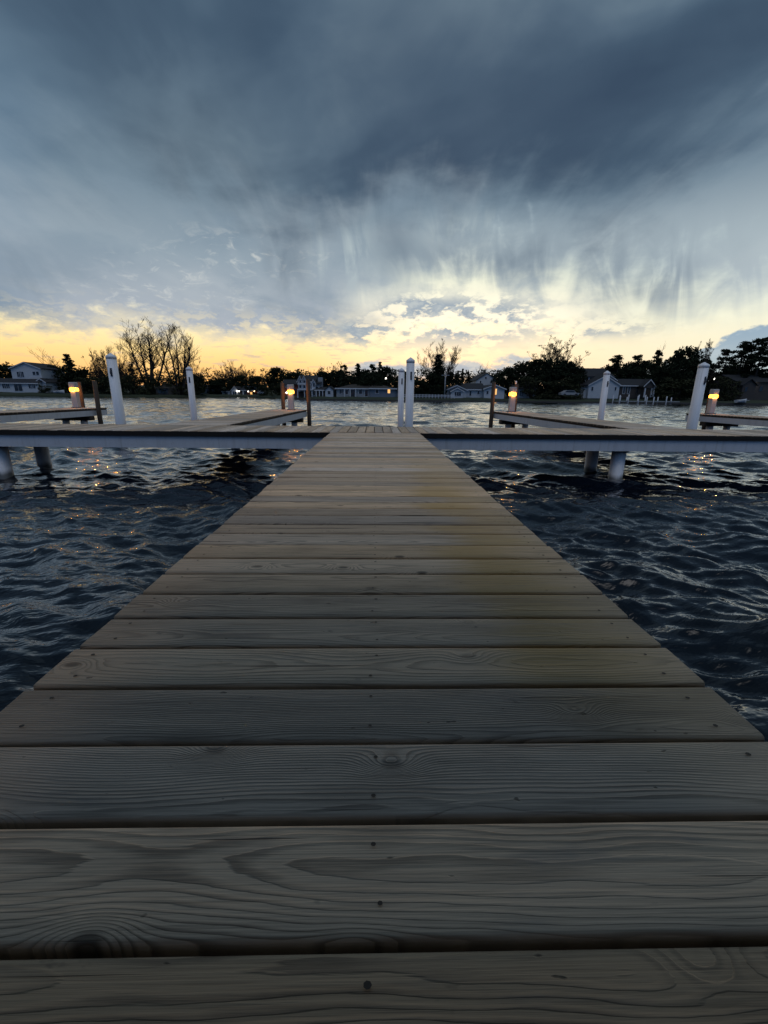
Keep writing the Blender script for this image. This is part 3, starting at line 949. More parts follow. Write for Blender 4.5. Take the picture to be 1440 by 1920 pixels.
# ------------------------------------------------------------------ houses across the water
class House:
    def __init__(s, name, label, cat, px, Y, base_py, group=None):
        b = at(px, base_py, Y)
        s.Y, s.o = Y, Vector((b.x, Y, b.z))
        s.t = thing(name, label, cat, s.o, 0, group)

    def xz(s, px, py, dy=0.0):
        p = at(px, py, s.Y + dy)
        return p.x - s.o.x, p.z - s.o.z

    def block(s, px0, px1, base, eave, ridge, axis, depth, wall, roof, dy=0.0, over=0.35, trim=True, ridge_px=None):
        x0, z0 = s.xz(px0, base, dy); x1, _ = s.xz(px1, base, dy)
        ze = s.xz((px0 + px1) / 2, eave, dy)[1]; zr = s.xz((px0 + px1) / 2, ridge, dy)[1]
        z0 -= 0.35
        xm = (x0 + x1) / 2 if not isinstance(ridge_px, (int, float)) else s.xz(ridge_px, base, dy)[0]
        if axis == 'y':
            MB().prism([(x0, z0), (x1, z0), (x1, ze), (xm, zr - 0.05), (x0, ze)], 'y', dy, dy + depth).build('wall', wall, s.t)
            sl = (zr - ze) / max(0.1, xm - x0); sr = (zr - ze) / max(0.1, x1 - xm)
            m_ = MB()
            m_.prism([(x0 - over, ze - over * sl), (xm, zr), (xm, zr + 0.16), (x0 - over, ze - over * sl + 0.16)], 'y', dy - over, dy + depth + over)
            m_.prism([(x1 + over, ze - over * sr), (xm, zr), (xm, zr + 0.16), (x1 + over, ze - over * sr + 0.16)], 'y', dy - over, dy + depth + over)
            r_ = m_.build('roof', roof, s.t)
            if trim:
                m_ = MB()
                a = dy - over - 0.05
                m_.prism([(x0 - over, ze - over * sl - 0.14), (xm, zr - 0.14), (xm, zr + 0.10), (x0 - over, ze - over * sl + 0.10)], 'y', a, a + 0.045)
                m_.prism([(x1 + over, ze - over * sr - 0.14), (xm, zr - 0.14), (xm, zr + 0.10), (x1 + over, ze - over * sr + 0.10)], 'y', a, a + 0.045)
                m_.build('barge_board', M['trim'], r_)
        else:
            ym = dy + depth / 2
            wz = ze
            if axis == 'x':
                MB().prism([(dy, z0), (dy + depth, z0), (dy + depth, ze), (ym, zr - 0.05), (dy, ze)], 'x', x0, x1).build('wall', wall, s.t)
                sl = (zr - ze) / (depth / 2)
                m_ = MB()
                m_.prism([(dy - over, ze - over * sl), (ym, zr), (ym, zr + 0.16), (dy - over, ze - over * sl + 0.16)], 'x', x0 - over, x1 + over)
                m_.prism([(dy + depth + over, ze - over * sl), (ym, zr), (ym, zr + 0.16), (dy + depth + over, ze - over * sl + 0.16)], 'x', x0 - over, x1 + over)
                r_ = m_.build('roof', roof, s.t)
            else:                                     # hip
                MB().box(x0, x1, dy, dy + depth, z0, ze).build('wall', wall, s.t)
                m_ = MB()
                i = min(depth / 2, (x1 - x0) * 0.45)
                a0, a1, b0, b1 = x0 - over, x1 + over, dy - over, dy + depth + over
                rx0, rx1 = a0 + i, a1 - i
                if ridge_px: rx0, rx1 = s.xz(ridge_px[0], base, dy)[0], s.xz(ridge_px[1], base, dy)[0]
                m_.v += [(a0, b0, ze), (a1, b0, ze), (a1, b1, ze), (a0, b1, ze), (rx0, ym, zr), (rx1, ym, zr)]
                for q in ((0, 1, 5, 4), (1, 2, 5), (2, 3, 4, 5), (3, 0, 4), (3, 2, 1, 0)): m_.face(list(q))
                r_ = m_.build('roof', roof, s.t)
            if trim:
                zt = ze - over * sl if axis == 'x' else ze
                MB().box(x0 - over, x1 + over, dy - over - 0.05, dy - over - 0.005, zt - 0.16, zt + 0.08).build('gutter', M['trim'], r_)

    def window(s, px, py, w, h, lit=False, dy=0.0, frame=True, name='window'):
        x0, z0 = s.xz(px - w / 2, py + h / 2, dy); x1, z1 = s.xz(px + w / 2, py - h / 2, dy)
        k = MB()
        t = 0.09
        e = dy - 0.06
        k.box(x0 - t, x0, e, dy - 0.003, z0 - t, z1 + t).box(x1, x1 + t, e, dy - 0.003, z0 - t, z1 + t)
        k.box(x0, x1, e, dy - 0.003, z1, z1 + t).box(x0, x1, e, dy - 0.003, z0 - t, z0)
        xm = (x0 + x1) / 2
        if x1 - x0 > 0.8: k.box(xm - 0.03, xm + 0.03, e, dy - 0.003, z0, z1)
        f = k.build(name, M['trim'] if frame else M['wall_dark'], s.t)
        MB().box(x0, x1, dy - 0.035, dy - 0.005, z0, z1).build('pane', M['lit'] if lit else M['glass'], f)

    def bar(s, px0, py0, px1, py1, dy, depth, mat, name):
        x0, z0 = s.xz(px0, py1, dy); x1, z1 = s.xz(px1, py0, dy)
        MB().box(x0, x1, dy, dy + depth, z0, z1).build(name, mat, s.t)

    def lamp(s, px, py, r=0.16, dy=-0.5, warm=False):
        x, z = s.xz(px, py, dy)
        b = MB().lathe(x, dy, [(0.02, z - r), (r * 0.8, z - r * 0.6), (r, z), (r * 0.8, z + r * 0.6), (0.02, z + r)], 12)
        b.build('porch_lamp', M['bulb_warm'] if warm else M['bulb'], s.t)


h = House('house', 'white two-storey house with a low gable at the far left edge', 'house', 40, 128, 736)
h.block(-25, 74, 736, 717.5, 709.5, 'x', 7, M['wall_white'], M['roof'])
h.block(25, 80, 716, 690.5, 679.5, 'y', 10, M['wall_white'], M['roof'], dy=3.0)
h.block(72, 89, 736, 716, 710, 'y', 6, M['wall_white'], M['roof'], dy=1.5)
for a in ((35.5, 702, 4.5, 10), (41.5, 702, 4.5, 10), (64, 700, 4, 6.5), (70.5, 700, 4, 6.5)): h.window(*a, dy=3.0)
for a in ((8, 724, 5, 8), (15, 724, 5, 8), (57, 724, 5, 8), (63, 724, 5, 8)): h.window(*a)
h.window(34.5, 726.5, 12, 13, name='door')
h.bar(54, 706.3, 80, 707.3, 2.2, 0.06, M['trim'], 'balcony_rail')

h = House('boathouse', 'dark low boathouse with paler roof under the tall bare trees', 'boathouse', 305, 137, 738)
h.block(293, 317, 738, 728, 718, 'hip', 8, M['wall_dark'], M['roof_brown'], trim=False)
h.window(305, 733.5, 17, 8, frame=False, name='boat_door')

h = House('cottage', 'small white gabled cottage right of the slim left white pile', 'house', 385, 165, 738)
h.block(368, 387, 738, 727.5, 721.5, 'y', 8, M['wall_white'], M['roof'])
h.block(387, 402.5, 738, 729, 722, 'x', 7, M['wall_grey'], M['roof'], dy=1.0)
h.bar(401.5, 719.5, 404, 738, 3.0, 0.9, M['wall_white'], 'chimney')
h.window(374, 732, 3.4, 6.5); h.window(381, 732, 3.4, 6.5); h.window(394, 732.5, 5, 5, dy=1.0)

h = House('shed', 'small white box shed with dark doorway on the far bank', 'shed', 424, 165, 742)
h.block(416.7, 431.2, 742, 734.0, 732.0, 'x', 4, M['wall_white'], M['roof'], over=0.2)
h.window(424, 738, 5.5, 7, name='door')

h = House('garage', 'white gabled garage with two bright lamps on its right corner', 'garage', 441, 163, 742)
h.block(434.5, 446.5, 742, 731.5, 724.8, 'y', 7, M['wall_white'], M['roof'], over=0.25)
h.window(440, 737.5, 6, 7, name='door')
h.lamp(444.5, 733.5, 0.26); h.lamp(448.3, 733.6, 0.24)

h = House('house', 'small lamp-lit house with red walls and a white dormer across the lake', 'house', 470, 163, 743)
h.block(455.5, 484, 743, 731, 724, 'x', 8, M['wall_red'], M['roof'], over=0.5)
h.block(464, 481, 731, 724.5, 720.5, 'hip', 6, M['wall_white'], M['roof'], dy=1.0, over=0.3)
h.window(472.5, 727, 6, 3.2, dy=1.0)
h.bar(455.2, 731, 456.6, 743, -0.3, 0.2, M['trim'], 'porch_post'); h.bar(482.5, 731, 483.9, 743, -0.3, 0.2, M['trim'], 'porch_post')
h.window(460, 737, 5, 10, frame=False, name='door'); h.window(471, 737.5, 5, 5, lit=True)
h.lamp(465.2, 733.8, 0.26); h.lamp(476.6, 733.4, 0.28, warm=True)

h = House('shed', 'tiny blue-grey gabled shed right of the lamp-lit red house', 'shed', 490.5, 160, 743)
h.block(486, 495, 743, 735.5, 731.5, 'y', 5, M['wall_blue'], M['roof'], over=0.2)
h.window(490.5, 739, 3.4, 5)

h = House('house', 'dark red building with one bright lamp, seen between post and pedestal', 'house', 546, 118, 744)
h.block(531, 559, 744, 720.5, 712, 'x', 8, M['wall_red'], M['roof'], trim=False)
h.window(537.2, 723.8, 5.0, 3.0); h.lamp(537.4, 736.4, 0.24); h.window(551, 734, 6, 9, frame=False)

h = House('house', 'tall three-level white-trimmed house with twin gables and a balcony', 'house', 580, 106, 745)
h.block(559.5, 590, 731, 715, 703.5, 'x', 9, M['wall_blue'], M['roof'], dy=1.6)
h.block(559.5, 566.6, 731, 713, 705.5, 'y', 3, M['wall_white'], M['roof'], over=0.22)
h.block(567.0, 574.4, 731, 713, 704.5, 'y', 3, M['wall_white'], M['roof'], over=0.22)
h.block(585, 592, 745, 718, 711.5, 'y', 4, M['wall_white'], M['roof'], dy=0.2, over=0.25)
h.block(590, 600, 745, 719, 713, 'x', 8, M['wall_grey'], M['roof'], dy=1.4, trim=False)
h.block(560, 585, 745, 733, 731.7, 'x', 8, M['wall_dark'], M['wall_dark'], dy=2.2, trim=False)
for x in (563.1, 570.7): h.window(x, 715.5, 3.6, 5); h.window(x, 725, 3.8, 5.5)
h.window(580, 725, 4, 6, dy=1.6); h.window(588.5, 722, 3, 7, dy=0.2); h.window(588.5, 737, 3, 7, dy=0.2); h.window(595, 728, 4, 6, dy=1.4)
h.bar(557.5, 729.3, 586, 731.4, -2.2, 3.6, M['trim'], 'balcony')
h.bar(557.5, 719.2, 575, 720.8, -0.5, 0.4, M['trim'], 'trim_band')
for x in (558.2, 571, 585): h.bar(x - 0.5, 731.5, x + 0.5, 746, -2.0, 0.15, M['trim'], 'balcony_post')
h.bar(597, 707.5, 604.5, 745, 3.2, 1.0, M['wall_grey'], 'chimney')

h = House('cottage', 'low grey cottage with an open porch between the tall house and the hip-roofed one', 'house', 610, 104, 745)
h.block(592, 611, 745, 731, 726.5, 'x', 6, M['wall_dark'], M['roof'], dy=1.5, over=0.3)
h.block(610, 625, 745, 731, 724.5, 'y', 7, M['wall_white'], M['roof'], trim=False, over=0.2)
for x in (593, 599, 605): h.bar(x - 0.5, 731, x + 0.5, 745, 0.2, 0.14, M['trim'], 'porch_post')
h.window(617, 736, 5, 6); h.window(601, 737, 4, 7, dy=1.5, frame=False)

h = House('house', 'long low grey house with brown hip roof and one lit orange window', 'house', 688, 103, 746)
h.block(631, 700, 746, 728.5, 718.8, 'hip', 9, M['wall_grey'], M['roof_brown'], ridge_px=(661, 688))
h.block(694, 741, 746, 728.6, 720.6, 'hip', 8, M['wall_blue'], M['roof_brown'], dy=-0.8, ridge_px=(699, 715))
h.block(740, 753, 746, 731.5, 728.5, 'x', 6, M['wall_blue'], M['roof_brown'], dy=1.2, trim=False)
h.window(639.7, 734, 6.5, 8.5); h.window(650, 735, 5, 8); h.window(676, 734.5, 6, 8.5); h.window(687, 737, 5.5, 12, frame=True, name='door')
h.window(661.5, 736.5, 5, 14, frame=False, name='door')
h.window(707, 734, 6, 6.5, dy=-0.8); h.window(729.2, 733, 4.6, 8.2, lit=True, dy=-0.8)
for x in (646, 656.5, 667): h.bar(x - 0.55, 729, x + 0.55, 746, -0.8, 0.16, M['trim'], 'porch_post')

h = House('house', 'white low house with two street-facing gables and a warm lit window', 'house', 890, 105, 745)
h.block(866, 908, 745, 729.5, 718.8, 'x', 9, M['wall_white'], M['roof'], dy=1.4)
h.block(836.5, 874, 745, 731, 722.6, 'y', 9, M['wall_white'], M['roof'])
h.block(845, 868, 745, 733.5, 727.2, 'y', 2, M['wall_white'], M['roof'], dy=-1.6, over=0.25)
h.block(907, 945, 745, 728.8, 721.6, 'y', 9, M['wall_white'], M['roof'])
for x, w in ((856, 8), (862.5, 4)): h.window(x, 738.5, w, 7, dy=-1.6)
h.window(872, 738, 5, 9, dy=1.38, frame=True); h.window(882, 737.5, 4, 9, dy=1.4, name='door'); h.window(897, 736, 4, 6, dy=1.4)
h.window(927.5, 734.5, 8.5, 11, lit=True); h.window(914, 736, 4, 6)
for x in (876, 889, 903): h.bar(x - 0.5, 729.5, x + 0.5, 745, 0.6, 0.15, M['trim'], 'porch_post')

h = House('house', 'white house showing a plain steep gable above the lower house roof', 'house', 910, 128, 738)
h.block(891, 930, 738, 713.5, 699.8, 'y', 12, M['wall_white'], M['roof'], trim=False, ridge_px=911, over=0.2)
h.window(901, 716.2, 2.6, 4.5); h.window(920.5, 716.2, 2.6, 4.5); h.window(911, 708.5, 3, 3.5)

h = House('garage', 'low grey garage half lost under the big dark trees', 'garage', 986, 106, 745)
h.block(968, 1003, 745, 729, 721.5, 'x', 8, M['wall_grey'], M['roof'], trim=False)
h.window(978, 738, 9, 10, name='garage_door'); h.window(994, 735, 4, 6)

h = House('house', 'white gabled house with big dark roof and a porch with posts', 'house', 1150, 106, 744)
h.block(1097, 1146, 735, 706, 689, 'x', 12, M['wall_white'], M['roof'], dy=5.0, trim=False)
h.block(1112, 1150, 744, 712, 699.8, 'y', 6, M['wall_white'], M['roof'], dy=2.5, over=0.3)
h.block(1101.5, 1159, 744, 721.5, 704.5, 'y', 9, M['wall_white'], M['roof'], over=0.25)
h.block(1093.5, 1102, 744, 726, 721, 'x', 6, M['wall_white'], M['roof'], dy=1.0, trim=False, over=0.2)
h.block(1158.5, 1222, 744, 722.5, 710.5, 'x', 9, M['wall_dark'], M['roof'], dy=1.6, over=0.3)
h.window(1110.5, 729, 4.6, 7.5); h.window(1154, 729, 4, 7); h.window(1133, 716, 5, 5); h.window(1100.5, 711.5, 6, 7, dy=4.98); h.window(1108, 711.5, 6, 7, dy=4.98)
h.window(1170, 731, 6, 14, dy=1.6); h.window(1179, 731, 6, 14, dy=1.6); h.window(1195, 731, 6, 12, dy=1.6, frame=False, name='door')
h.block(1208, 1226.5, 724.5, 722.5, 711.8, 'y', 1.6, M['wall_dark'], M['roof'], dy=-1.4, over=0.3)
for x in (1209.5, 1222, 1226.3): h.bar(x - 0.7, 722.5, x + 0.7, 745, -1.3, 0.2, M['trim'], 'porch_post')

h = House('house', 'dark brown house at the far right with two small bright lights', 'house', 1415, 108, 747)
h.block(1376, 1470, 747, 716, 702.5, 'x', 10, M['wall_dark'], M['roof'], trim=False)
h.block(1388, 1412, 747, 721, 711, 'y', 3, M['wall_dark'], M['roof'], dy=-1.5, trim=False)
h.window(1427, 729, 8, 9, frame=False); h.window(1399, 730, 7, 8, dy=-1.5, frame=False)
h.lamp(1416.5, 720.5, 0.30); h.lamp(1411, 721.4, 0.17)

# ------------------------------------------------------------------ small things on the far bank
def street_light(px, py, Y, base, label, r=0.2):
    p = at(px, py, Y); b = at(px, base, Y)
    t = thing('street_lamp', label, 'street lamp', (p.x, Y, b.z - 0.4))
    hh = p.z - b.z + 0.4
    MB().tube([(0.5, 0, 0), (0.5, 0, hh + 0.1), (0.35, 0, hh + 0.28), (0.0, 0, hh + 0.22)], [0.09, 0.06, 0.05, 0.04], 8).build('pole', M['metal'], t)
    MB().lathe(0, 0, [(0.03, hh - r), (r * 0.8, hh - r * 0.5), (r, hh), (r * 0.6, hh + r * 0.7), (0.05, hh + r)], 12).build('lamp', M['bulb'], t)


street_light(723.5, 709.4, 112, 742, 'street lamp glowing white against the dark trees above the lit window', 0.2)
street_light(1339.3, 710.2, 112, 745, 'street lamp glowing white right of the thick right pile', 0.2)

p = at(835.5, 699, 101); b = at(835.5, 743, 101)
t = thing('utility_pole', 'thin utility pole standing before the ivy-covered tree', 'pole', (p.x, 101, b.z - 0.5))
hh = p.z - b.z + 0.5
MB().tube([(0, 0, 0), (0, 0, hh)], [0.15, 0.11], 10).build('shaft', M['wall_grey'], t)
MB().box(-0.9, 0.9, -0.16, -0.06, hh - 0.6, hh - 0.45).build('crossarm', M['wall_grey'], t)

# white rail fence on the bank in the middle
t = None
a, b = at(757, 744.5, 99), at(852, 745.0, 99)
t = thing('rail_fence', 'low white rail fence right of the two central piles', 'fence', (a.x, 99, a.z - 0.2))
L = b.x - a.x
n = 16
for i in range(n + 1):
    MB().bbox(L * i / n - 0.07, L * i / n + 0.07, -0.07, 0.07, 0, 0.85, 0.02).build('fence_post', M['trim'], t)
MB().box(0, L, -0.12, -0.075, 0.62, 0.76).build('rail', M['trim'], t)
MB().box(0, L, -0.12, -0.075, 0.30, 0.42).build('rail', M['trim'], t)

# far piers
def far_pier(name, label, Y, deck_py, px0, px1, posts, mat, deckmat, wh=0.11):
    a = at(px0, deck_py, Y)
    t = thing(name, label, 'pier', (a.x, Y, WATER_Z))
    bx = at(px1, deck_py, Y).x - a.x
    z = a.z - WATER_Z
    MB().box(0, bx, 0, 1.3, z - 0.16, z).build('deck', deckmat, t)
    for i, (px, top) in enumerate(posts):
        q = at(px, top, Y)
        dy = -0.14 if i % 2 else 1.45
        MB().lathe(q.x - a.x, dy, [(wh, -1.5), (wh, q.z - WATER_Z - 0.08), (0.02, q.z - WATER_Z)], 10).build('pile', mat, t)


far_pier('far_pier', 'distant white-piled pier below the gabled house with the porch', 93, 751.5, 1156, 1275,
         [(1157.5, 741), (1162.5, 740.5), (1171, 742), (1179, 739.5), (1183.5, 744), (1198, 740), (1204.5, 742), (1213, 744), (1219, 740.5), (1226, 744), (1242.5, 744), (1250, 743), (1268, 745)], M['trim'], M['wall_grey'])
far_pier('far_pier', 'distant dark low pier with thin posts in front of the lamp-lit houses', 140, 749, 409, 487,
         [(412, 744), (431, 741), (444, 743), (449, 743.5), (466, 736), (479.5, 739), (486.5, 746)], M['wall_dark'], M['wall_dark'], 0.13)


def small_boat(px, Y, base_py, length, label, mat):
    b = at(px, base_py, Y)
    t = thing('rowing_boat', label, 'boat', (b.x, Y, b.z), 0.15)
    mb = MB()
    ns = 9
    rings = []
    for i in range(ns):
        u = i / (ns - 1)
        w = 0.75 * (1 - (2 * abs(u - 0.42)) ** 2.6 * 0.9) if u > 0.42 else 0.75 * (0.8 + 0.2 * u / 0.42)
        w = max(w, 0.03)
        sh = 0.62 + 0.28 * u * u
        rings.append([(-length / 2 + length * u, -w, sh), (-length / 2 + length * u, -w * 0.72, 0.2), (-length / 2 + length * u, 0, 0.05),
                      (-length / 2 + length * u, w * 0.72, 0.2), (-length / 2 + length * u, w, sh), (-length / 2 + length * u, 0, sh + 0.1)])
    for r in rings: mb.v += r
    for i in range(ns - 1):
        for k in range(6):
            j = (k + 1) % 6
            mb.face([i * 6 + k, i * 6 + j, i * 6 + 6 + j, i * 6 + 6 + k], True)
    mb.face([0, 1, 2, 3, 4, 5]); mb.face([(ns - 1) * 6 + k for k in (5, 4, 3, 2, 1, 0)])
    mb.build('hull', mat, t)
    MB().box(-length / 2, length / 2 * 0.9, -0.79, -0.755, 0.60, 0.68).build('rub_rail', M['trim'], t)


small_boat(1389, 95.5, 756, 2.6, 'small pale boat drawn up on the bank below the dark house', M['wall_white'])
small_boat(112, 119, 738, 2.4, 'small pale boat on the bank in front of the dark conifer', M['wall_white'])

# a pale car parked in front of the big trees
b = at(1066, 743.5, 102)
t = thing('parked_car', 'pale low car parked under the big dark trees', 'car', (b.x, 102, b.z))
prof = [(-2.1, 0.35), (2.1, 0.35), (2.15, 0.75), (1.3, 0.88), (0.75, 1.38), (-0.9, 1.40), (-1.6, 0.95), (-2.1, 0.85)]
MB().prism(prof, 'y', -0.85, 0.85).build('body', M['wall_grey'], t)
MB().prism([(1.12, 0.92), (0.70, 1.32), (-0.85, 1.33), (-1.35, 0.95)], 'y', -0.862, -0.852).build('side_window', M['glass'], t)
for sx in (-1.3, 1.35):
    mb = MB(); mb.tube([(sx, -0.9, 0.33), (sx, -0.7, 0.33)], [0.33, 0.33], 14); mb.build('wheel', M['dark_panel'], t)

# ------------------------------------------------------------------ trees
M['bark'] = simple('dark bark', (0.045, 0.036, 0.030, 1), 0.95, 0.4, 3, stretch=(1, 1, 0.3))
M['leaf_dark'] = simple('dark evergreen foliage', (0.022, 0.030, 0.016, 1), 0.9, 0.6, 0.6, spec=0.1)
M['leaf_mid'] = simple('dull spring foliage', (0.040, 0.044, 0.022, 1), 0.9, 0.55, 0.6, spec=0.1)
M['leaf_brown'] = simple('brown budding foliage', (0.055, 0.042, 0.026, 1), 0.9, 0.5, 0.6, spec=0.1)


def branch_mesh(seed, stems, h, spread, depth, split=3, r0=0.26, start=0.25, gnarl=0.12, sides=(7, 5, 4, 3, 3, 3), up=0.12, fork=0.62):
    """bare tree: tapering limbs that fork into finer and finer twigs. Returns MB and twig tips"""
    rnd = random.Random(seed)
    mb = MB()
    tips = []

    def grow(p, d, L, r, lv):
        n = 4 if lv < 2 else 3
        pts, rads = [p.copy()], [r]
        q = p.copy()
        for i in range(n):
            d = (d + Vector((rnd.gauss(0, gnarl), rnd.gauss(0, gnarl), rnd.gauss(0, gnarl * 0.6) + up * 0.35))).normalized()
            q = q + d * (L / n)
            pts.append(q.copy()); rads.append(max(0.020, r * (1 - 0.48 * (i + 1) / n)))
        mb.tube(pts, rads, sides[min(lv, 5)], cap=False)
        if lv >= depth:
            tips.append((q.copy(), d.copy()))
            return
        k = split if lv > 0 else split + 2
        for i in range(k):
            t = 1.0 if i == 0 else rnd.uniform(0.35, 1.0)
            idx = min(n - 1, int(t * n))
            fr = t * n - idx
            bp = pts[idx].lerp(pts[min(n, idx + 1)], fr)
            if i == 0:
                nd = (d + Vector((rnd.gauss(0, 0.15), rnd.gauss(0, 0.15), 0.1))).normalized()
                nl = L * rnd.uniform(0.72, 0.88)
            else:
                ax = d.orthogonal().normalized()
                ax.rotate(Matrix.Rotation(rnd.uniform(0, 6.283), 3, d))
                nd = d.copy(); nd.rotate(Matrix.Rotation(rnd.uniform(0.35, 0.85) * fork / 0.62, 3, ax))
                nd.x *= spread; nd.y *= spread
                nd = (nd + Vector((0, 0, up))).normalized()
                nl = L * rnd.uniform(0.5, 0.8)
            grow(bp, nd, nl, max(0.014, rads[idx] * (0.85 if i == 0 else rnd.uniform(0.45, 0.7))), lv + 1)

    for s in range(stems):
        a = s / max(1, stems) * 6.283 + rnd.uniform(-0.4, 0.4)
        lean = 0.0 if stems == 1 else (rnd.uniform(0.10, 0.75) if stems > 4 else rnd.uniform(0.08, 0.32))
        d = Vector((math.cos(a) * lean, math.sin(a) * lean, 1)).normalized()
        off = Vector((math.cos(a), math.sin(a), 0)) * (0.0 if stems == 1 else 0.5)
        grow(off + Vector((0, 0, -0.5)), d, h * start, r0 * rnd.uniform(0.8, 1.1), 0)
    zmax = max(v[2] for v in mb.v)
    k = h / zmax
    mb.v = [(x * k, y * k, z * k) for x, y, z in mb.v]
    return mb, [(p * k, d) for p, d in tips]


def leaves(mb, c, rx, rz, n, size, rnd):
    for _ in range(n):
        while True:
            p = Vector((rnd.uniform(-1, 1), rnd.uniform(-1, 1), rnd.uniform(-1, 1)))
            if p.length <= 1: break
        p = Vector((c[0] + p.x * rx, c[1] + p.y * rx, c[2] + p.z * rz))
        a = Vector((rnd.gauss(0, 1), rnd.gauss(0, 1), rnd.gauss(0, 1))).normalized()
        b = a.orthogonal().normalized()
        b.rotate(Matrix.Rotation(rnd.uniform(0, 6.28), 3, a))
        w = a.cross(b)
        s = size * rnd.uniform(0.5, 1.3)
        mb.quad(p - b * s - w * s * 0.5, p + b * s * 0.3 - w * s * 0.6, p + b * s, p - b * s * 0.2 + w * s * 0.6)


def proto_broad(seed, n_cl=74, leaf=0.30):
    """bushy tree, 12 m tall and 10 m wide before scaling"""
    rnd = random.Random(seed)
    tr, tips = branch_mesh(seed, 1, 9.5, 1.1, 3, 3, 0.30, 0.32, 0.10)
    mb = MB()
    for i in range(n_cl):
        a = rnd.uniform(0, 6.283)
        u = rnd.random()
        z = 1.2 + 9.6 * u
        R_ = 4.4 * math.sqrt(max(0.06, 1 - ((z - 5.0) / 6.3) ** 2)) * math.sqrt(rnd.uniform(0.15, 1))
        leaves(mb, (R_ * math.cos(a), R_ * math.sin(a), z), rnd.uniform(0.9, 1.7), rnd.uniform(0.7, 1.25), 85, leaf, rnd)
    for i in range(40):
        a = rnd.uniform(0, 6.283); z = rnd.uniform(5, 11.6)
        R_ = 4.9 * math.sqrt(max(0.03, 1 - ((z - 5.0) / 6.9) ** 2))
        leaves(mb, (R_ * math.cos(a), R_ * math.sin(a), z), 0.55, 0.45, 14, leaf * 0.8, rnd)
    return tr, mb, M['leaf_dark']


def proto_conifer(seed):
    rnd = random.Random(seed)
    tr = MB().tube([(0, 0, -0.5), (0.05, 0, 6), (0, 0.05, 11.9)], [0.28, 0.16, 0.02], 8)
    mb = MB()
    z = 0.9
    while z < 11.8:
        R_ = 3.0 * (1 - z / 12.1) ** 0.85 + 0.12
        k = max(4, int(R_ * 5))
        for i in range(k):
            a = rnd.uniform(0, 6.283)
            L = R_ * rnd.uniform(0.6, 1.2)
            for s in range(3):
                f = (s + 1) / 3
                leaves(mb, (L * f * math.cos(a), L * f * math.sin(a), z - 0.25 * f * L * 0.5), 0.30 + 0.16 * R_ * 0.5, 0.20, 8, 0.24, rnd)
        z += 0.42
    return tr, mb, M['leaf_dark']


def proto_pine(seed):
    """tall pine: bare stem and layered clouds of needles with sky between"""
    rnd = random.Random(seed)
    tr = MB()
    tr.tube([(0, 0, -0.5), (0.15, 0, 4), (-0.1, 0.1, 8), (0.15, 0, 11.3)], [0.30, 0.22, 0.15, 0.05], 8)
    mb = MB()
    for i in range(24):
        z = 3.6 + 8.0 * (i / 23.0) + rnd.uniform(-0.3, 0.3)
        a = rnd.uniform(0, 6.283)
        L = (3.6 * (1 - abs(z - 7.0) / 8.5)) * rnd.uniform(0.45, 1.15) if i < 22 else 0.5
        e = Vector((L * math.cos(a), L * math.sin(a), z + 0.4))
        tr.tube([(0, 0, z - 0.5), (e.x * 0.5, e.y * 0.5, z - 0.05), tuple(e)], [0.09, 0.06, 0.03], 5, cap=False)
        for s in range(4):
            q = Vector((0, 0, z)).lerp(e, rnd.uniform(0.45, 1.1))
            leaves(mb, (q.x + rnd.gauss(0, 0.35), q.y + rnd.gauss(0, 0.35), q.z + rnd.uniform(0, 0.35)), rnd.uniform(0.55, 1.05), rnd.uniform(0.25, 0.50), 46, 0.20, rnd)
    return tr, mb, M['leaf_dark']


def proto_budding(seed):
    rnd = random.Random(seed)
    tr, tips = branch_mesh(seed, 1, 12, 1.15, 4, 3, 0.26, 0.27, 0.15)
    mb = MB()
    for p, d in tips:
        if rnd.random() < 0.7:
            leaves(mb, tuple(p), rnd.uniform(0.25, 0.6), rnd.uniform(0.2, 0.45), rnd.randint(4, 9), 0.14, rnd)
    return tr, mb, M['leaf_brown']


def proto_bare(seed, stems, spread=1.0, depth=5, up=0.12, fork=0.62):
    tr, tips = branch_mesh(seed, stems, 12, spread, depth, 3, 0.20 if stems > 1 else 0.28, 0.30, 0.10, up=up, fork=fork)
    return tr, None, None


def proto_shrub(seed):
    rnd = random.Random(seed)
    tr = MB()
    for i in range(5):
        a = rnd.uniform(0, 6.28)
        tr.tube([(0, 0, -0.3), (math.cos(a) * 0.8, math.sin(a) * 0.8, 3), (math.cos(a) * 1.6, math.sin(a) * 1.6, 6.5)], [0.12, 0.08, 0.03], 5, cap=False)
    mb = MB()
    for i in range(30):
        a = rnd.uniform(0, 6.283); z = rnd.uniform(0.4, 7.2)
        R_ = 3.2 * math.sqrt(rnd.random()) * math.sqrt(max(0.15, 1 - ((z - 3) / 5.2) ** 2))
        leaves(mb, (R_ * math.cos(a), R_ * math.sin(a), z), rnd.uniform(0.8, 1.3), rnd.uniform(0.6, 1.0), 60, 0.26, rnd)
    return tr, mb, M['leaf_mid']


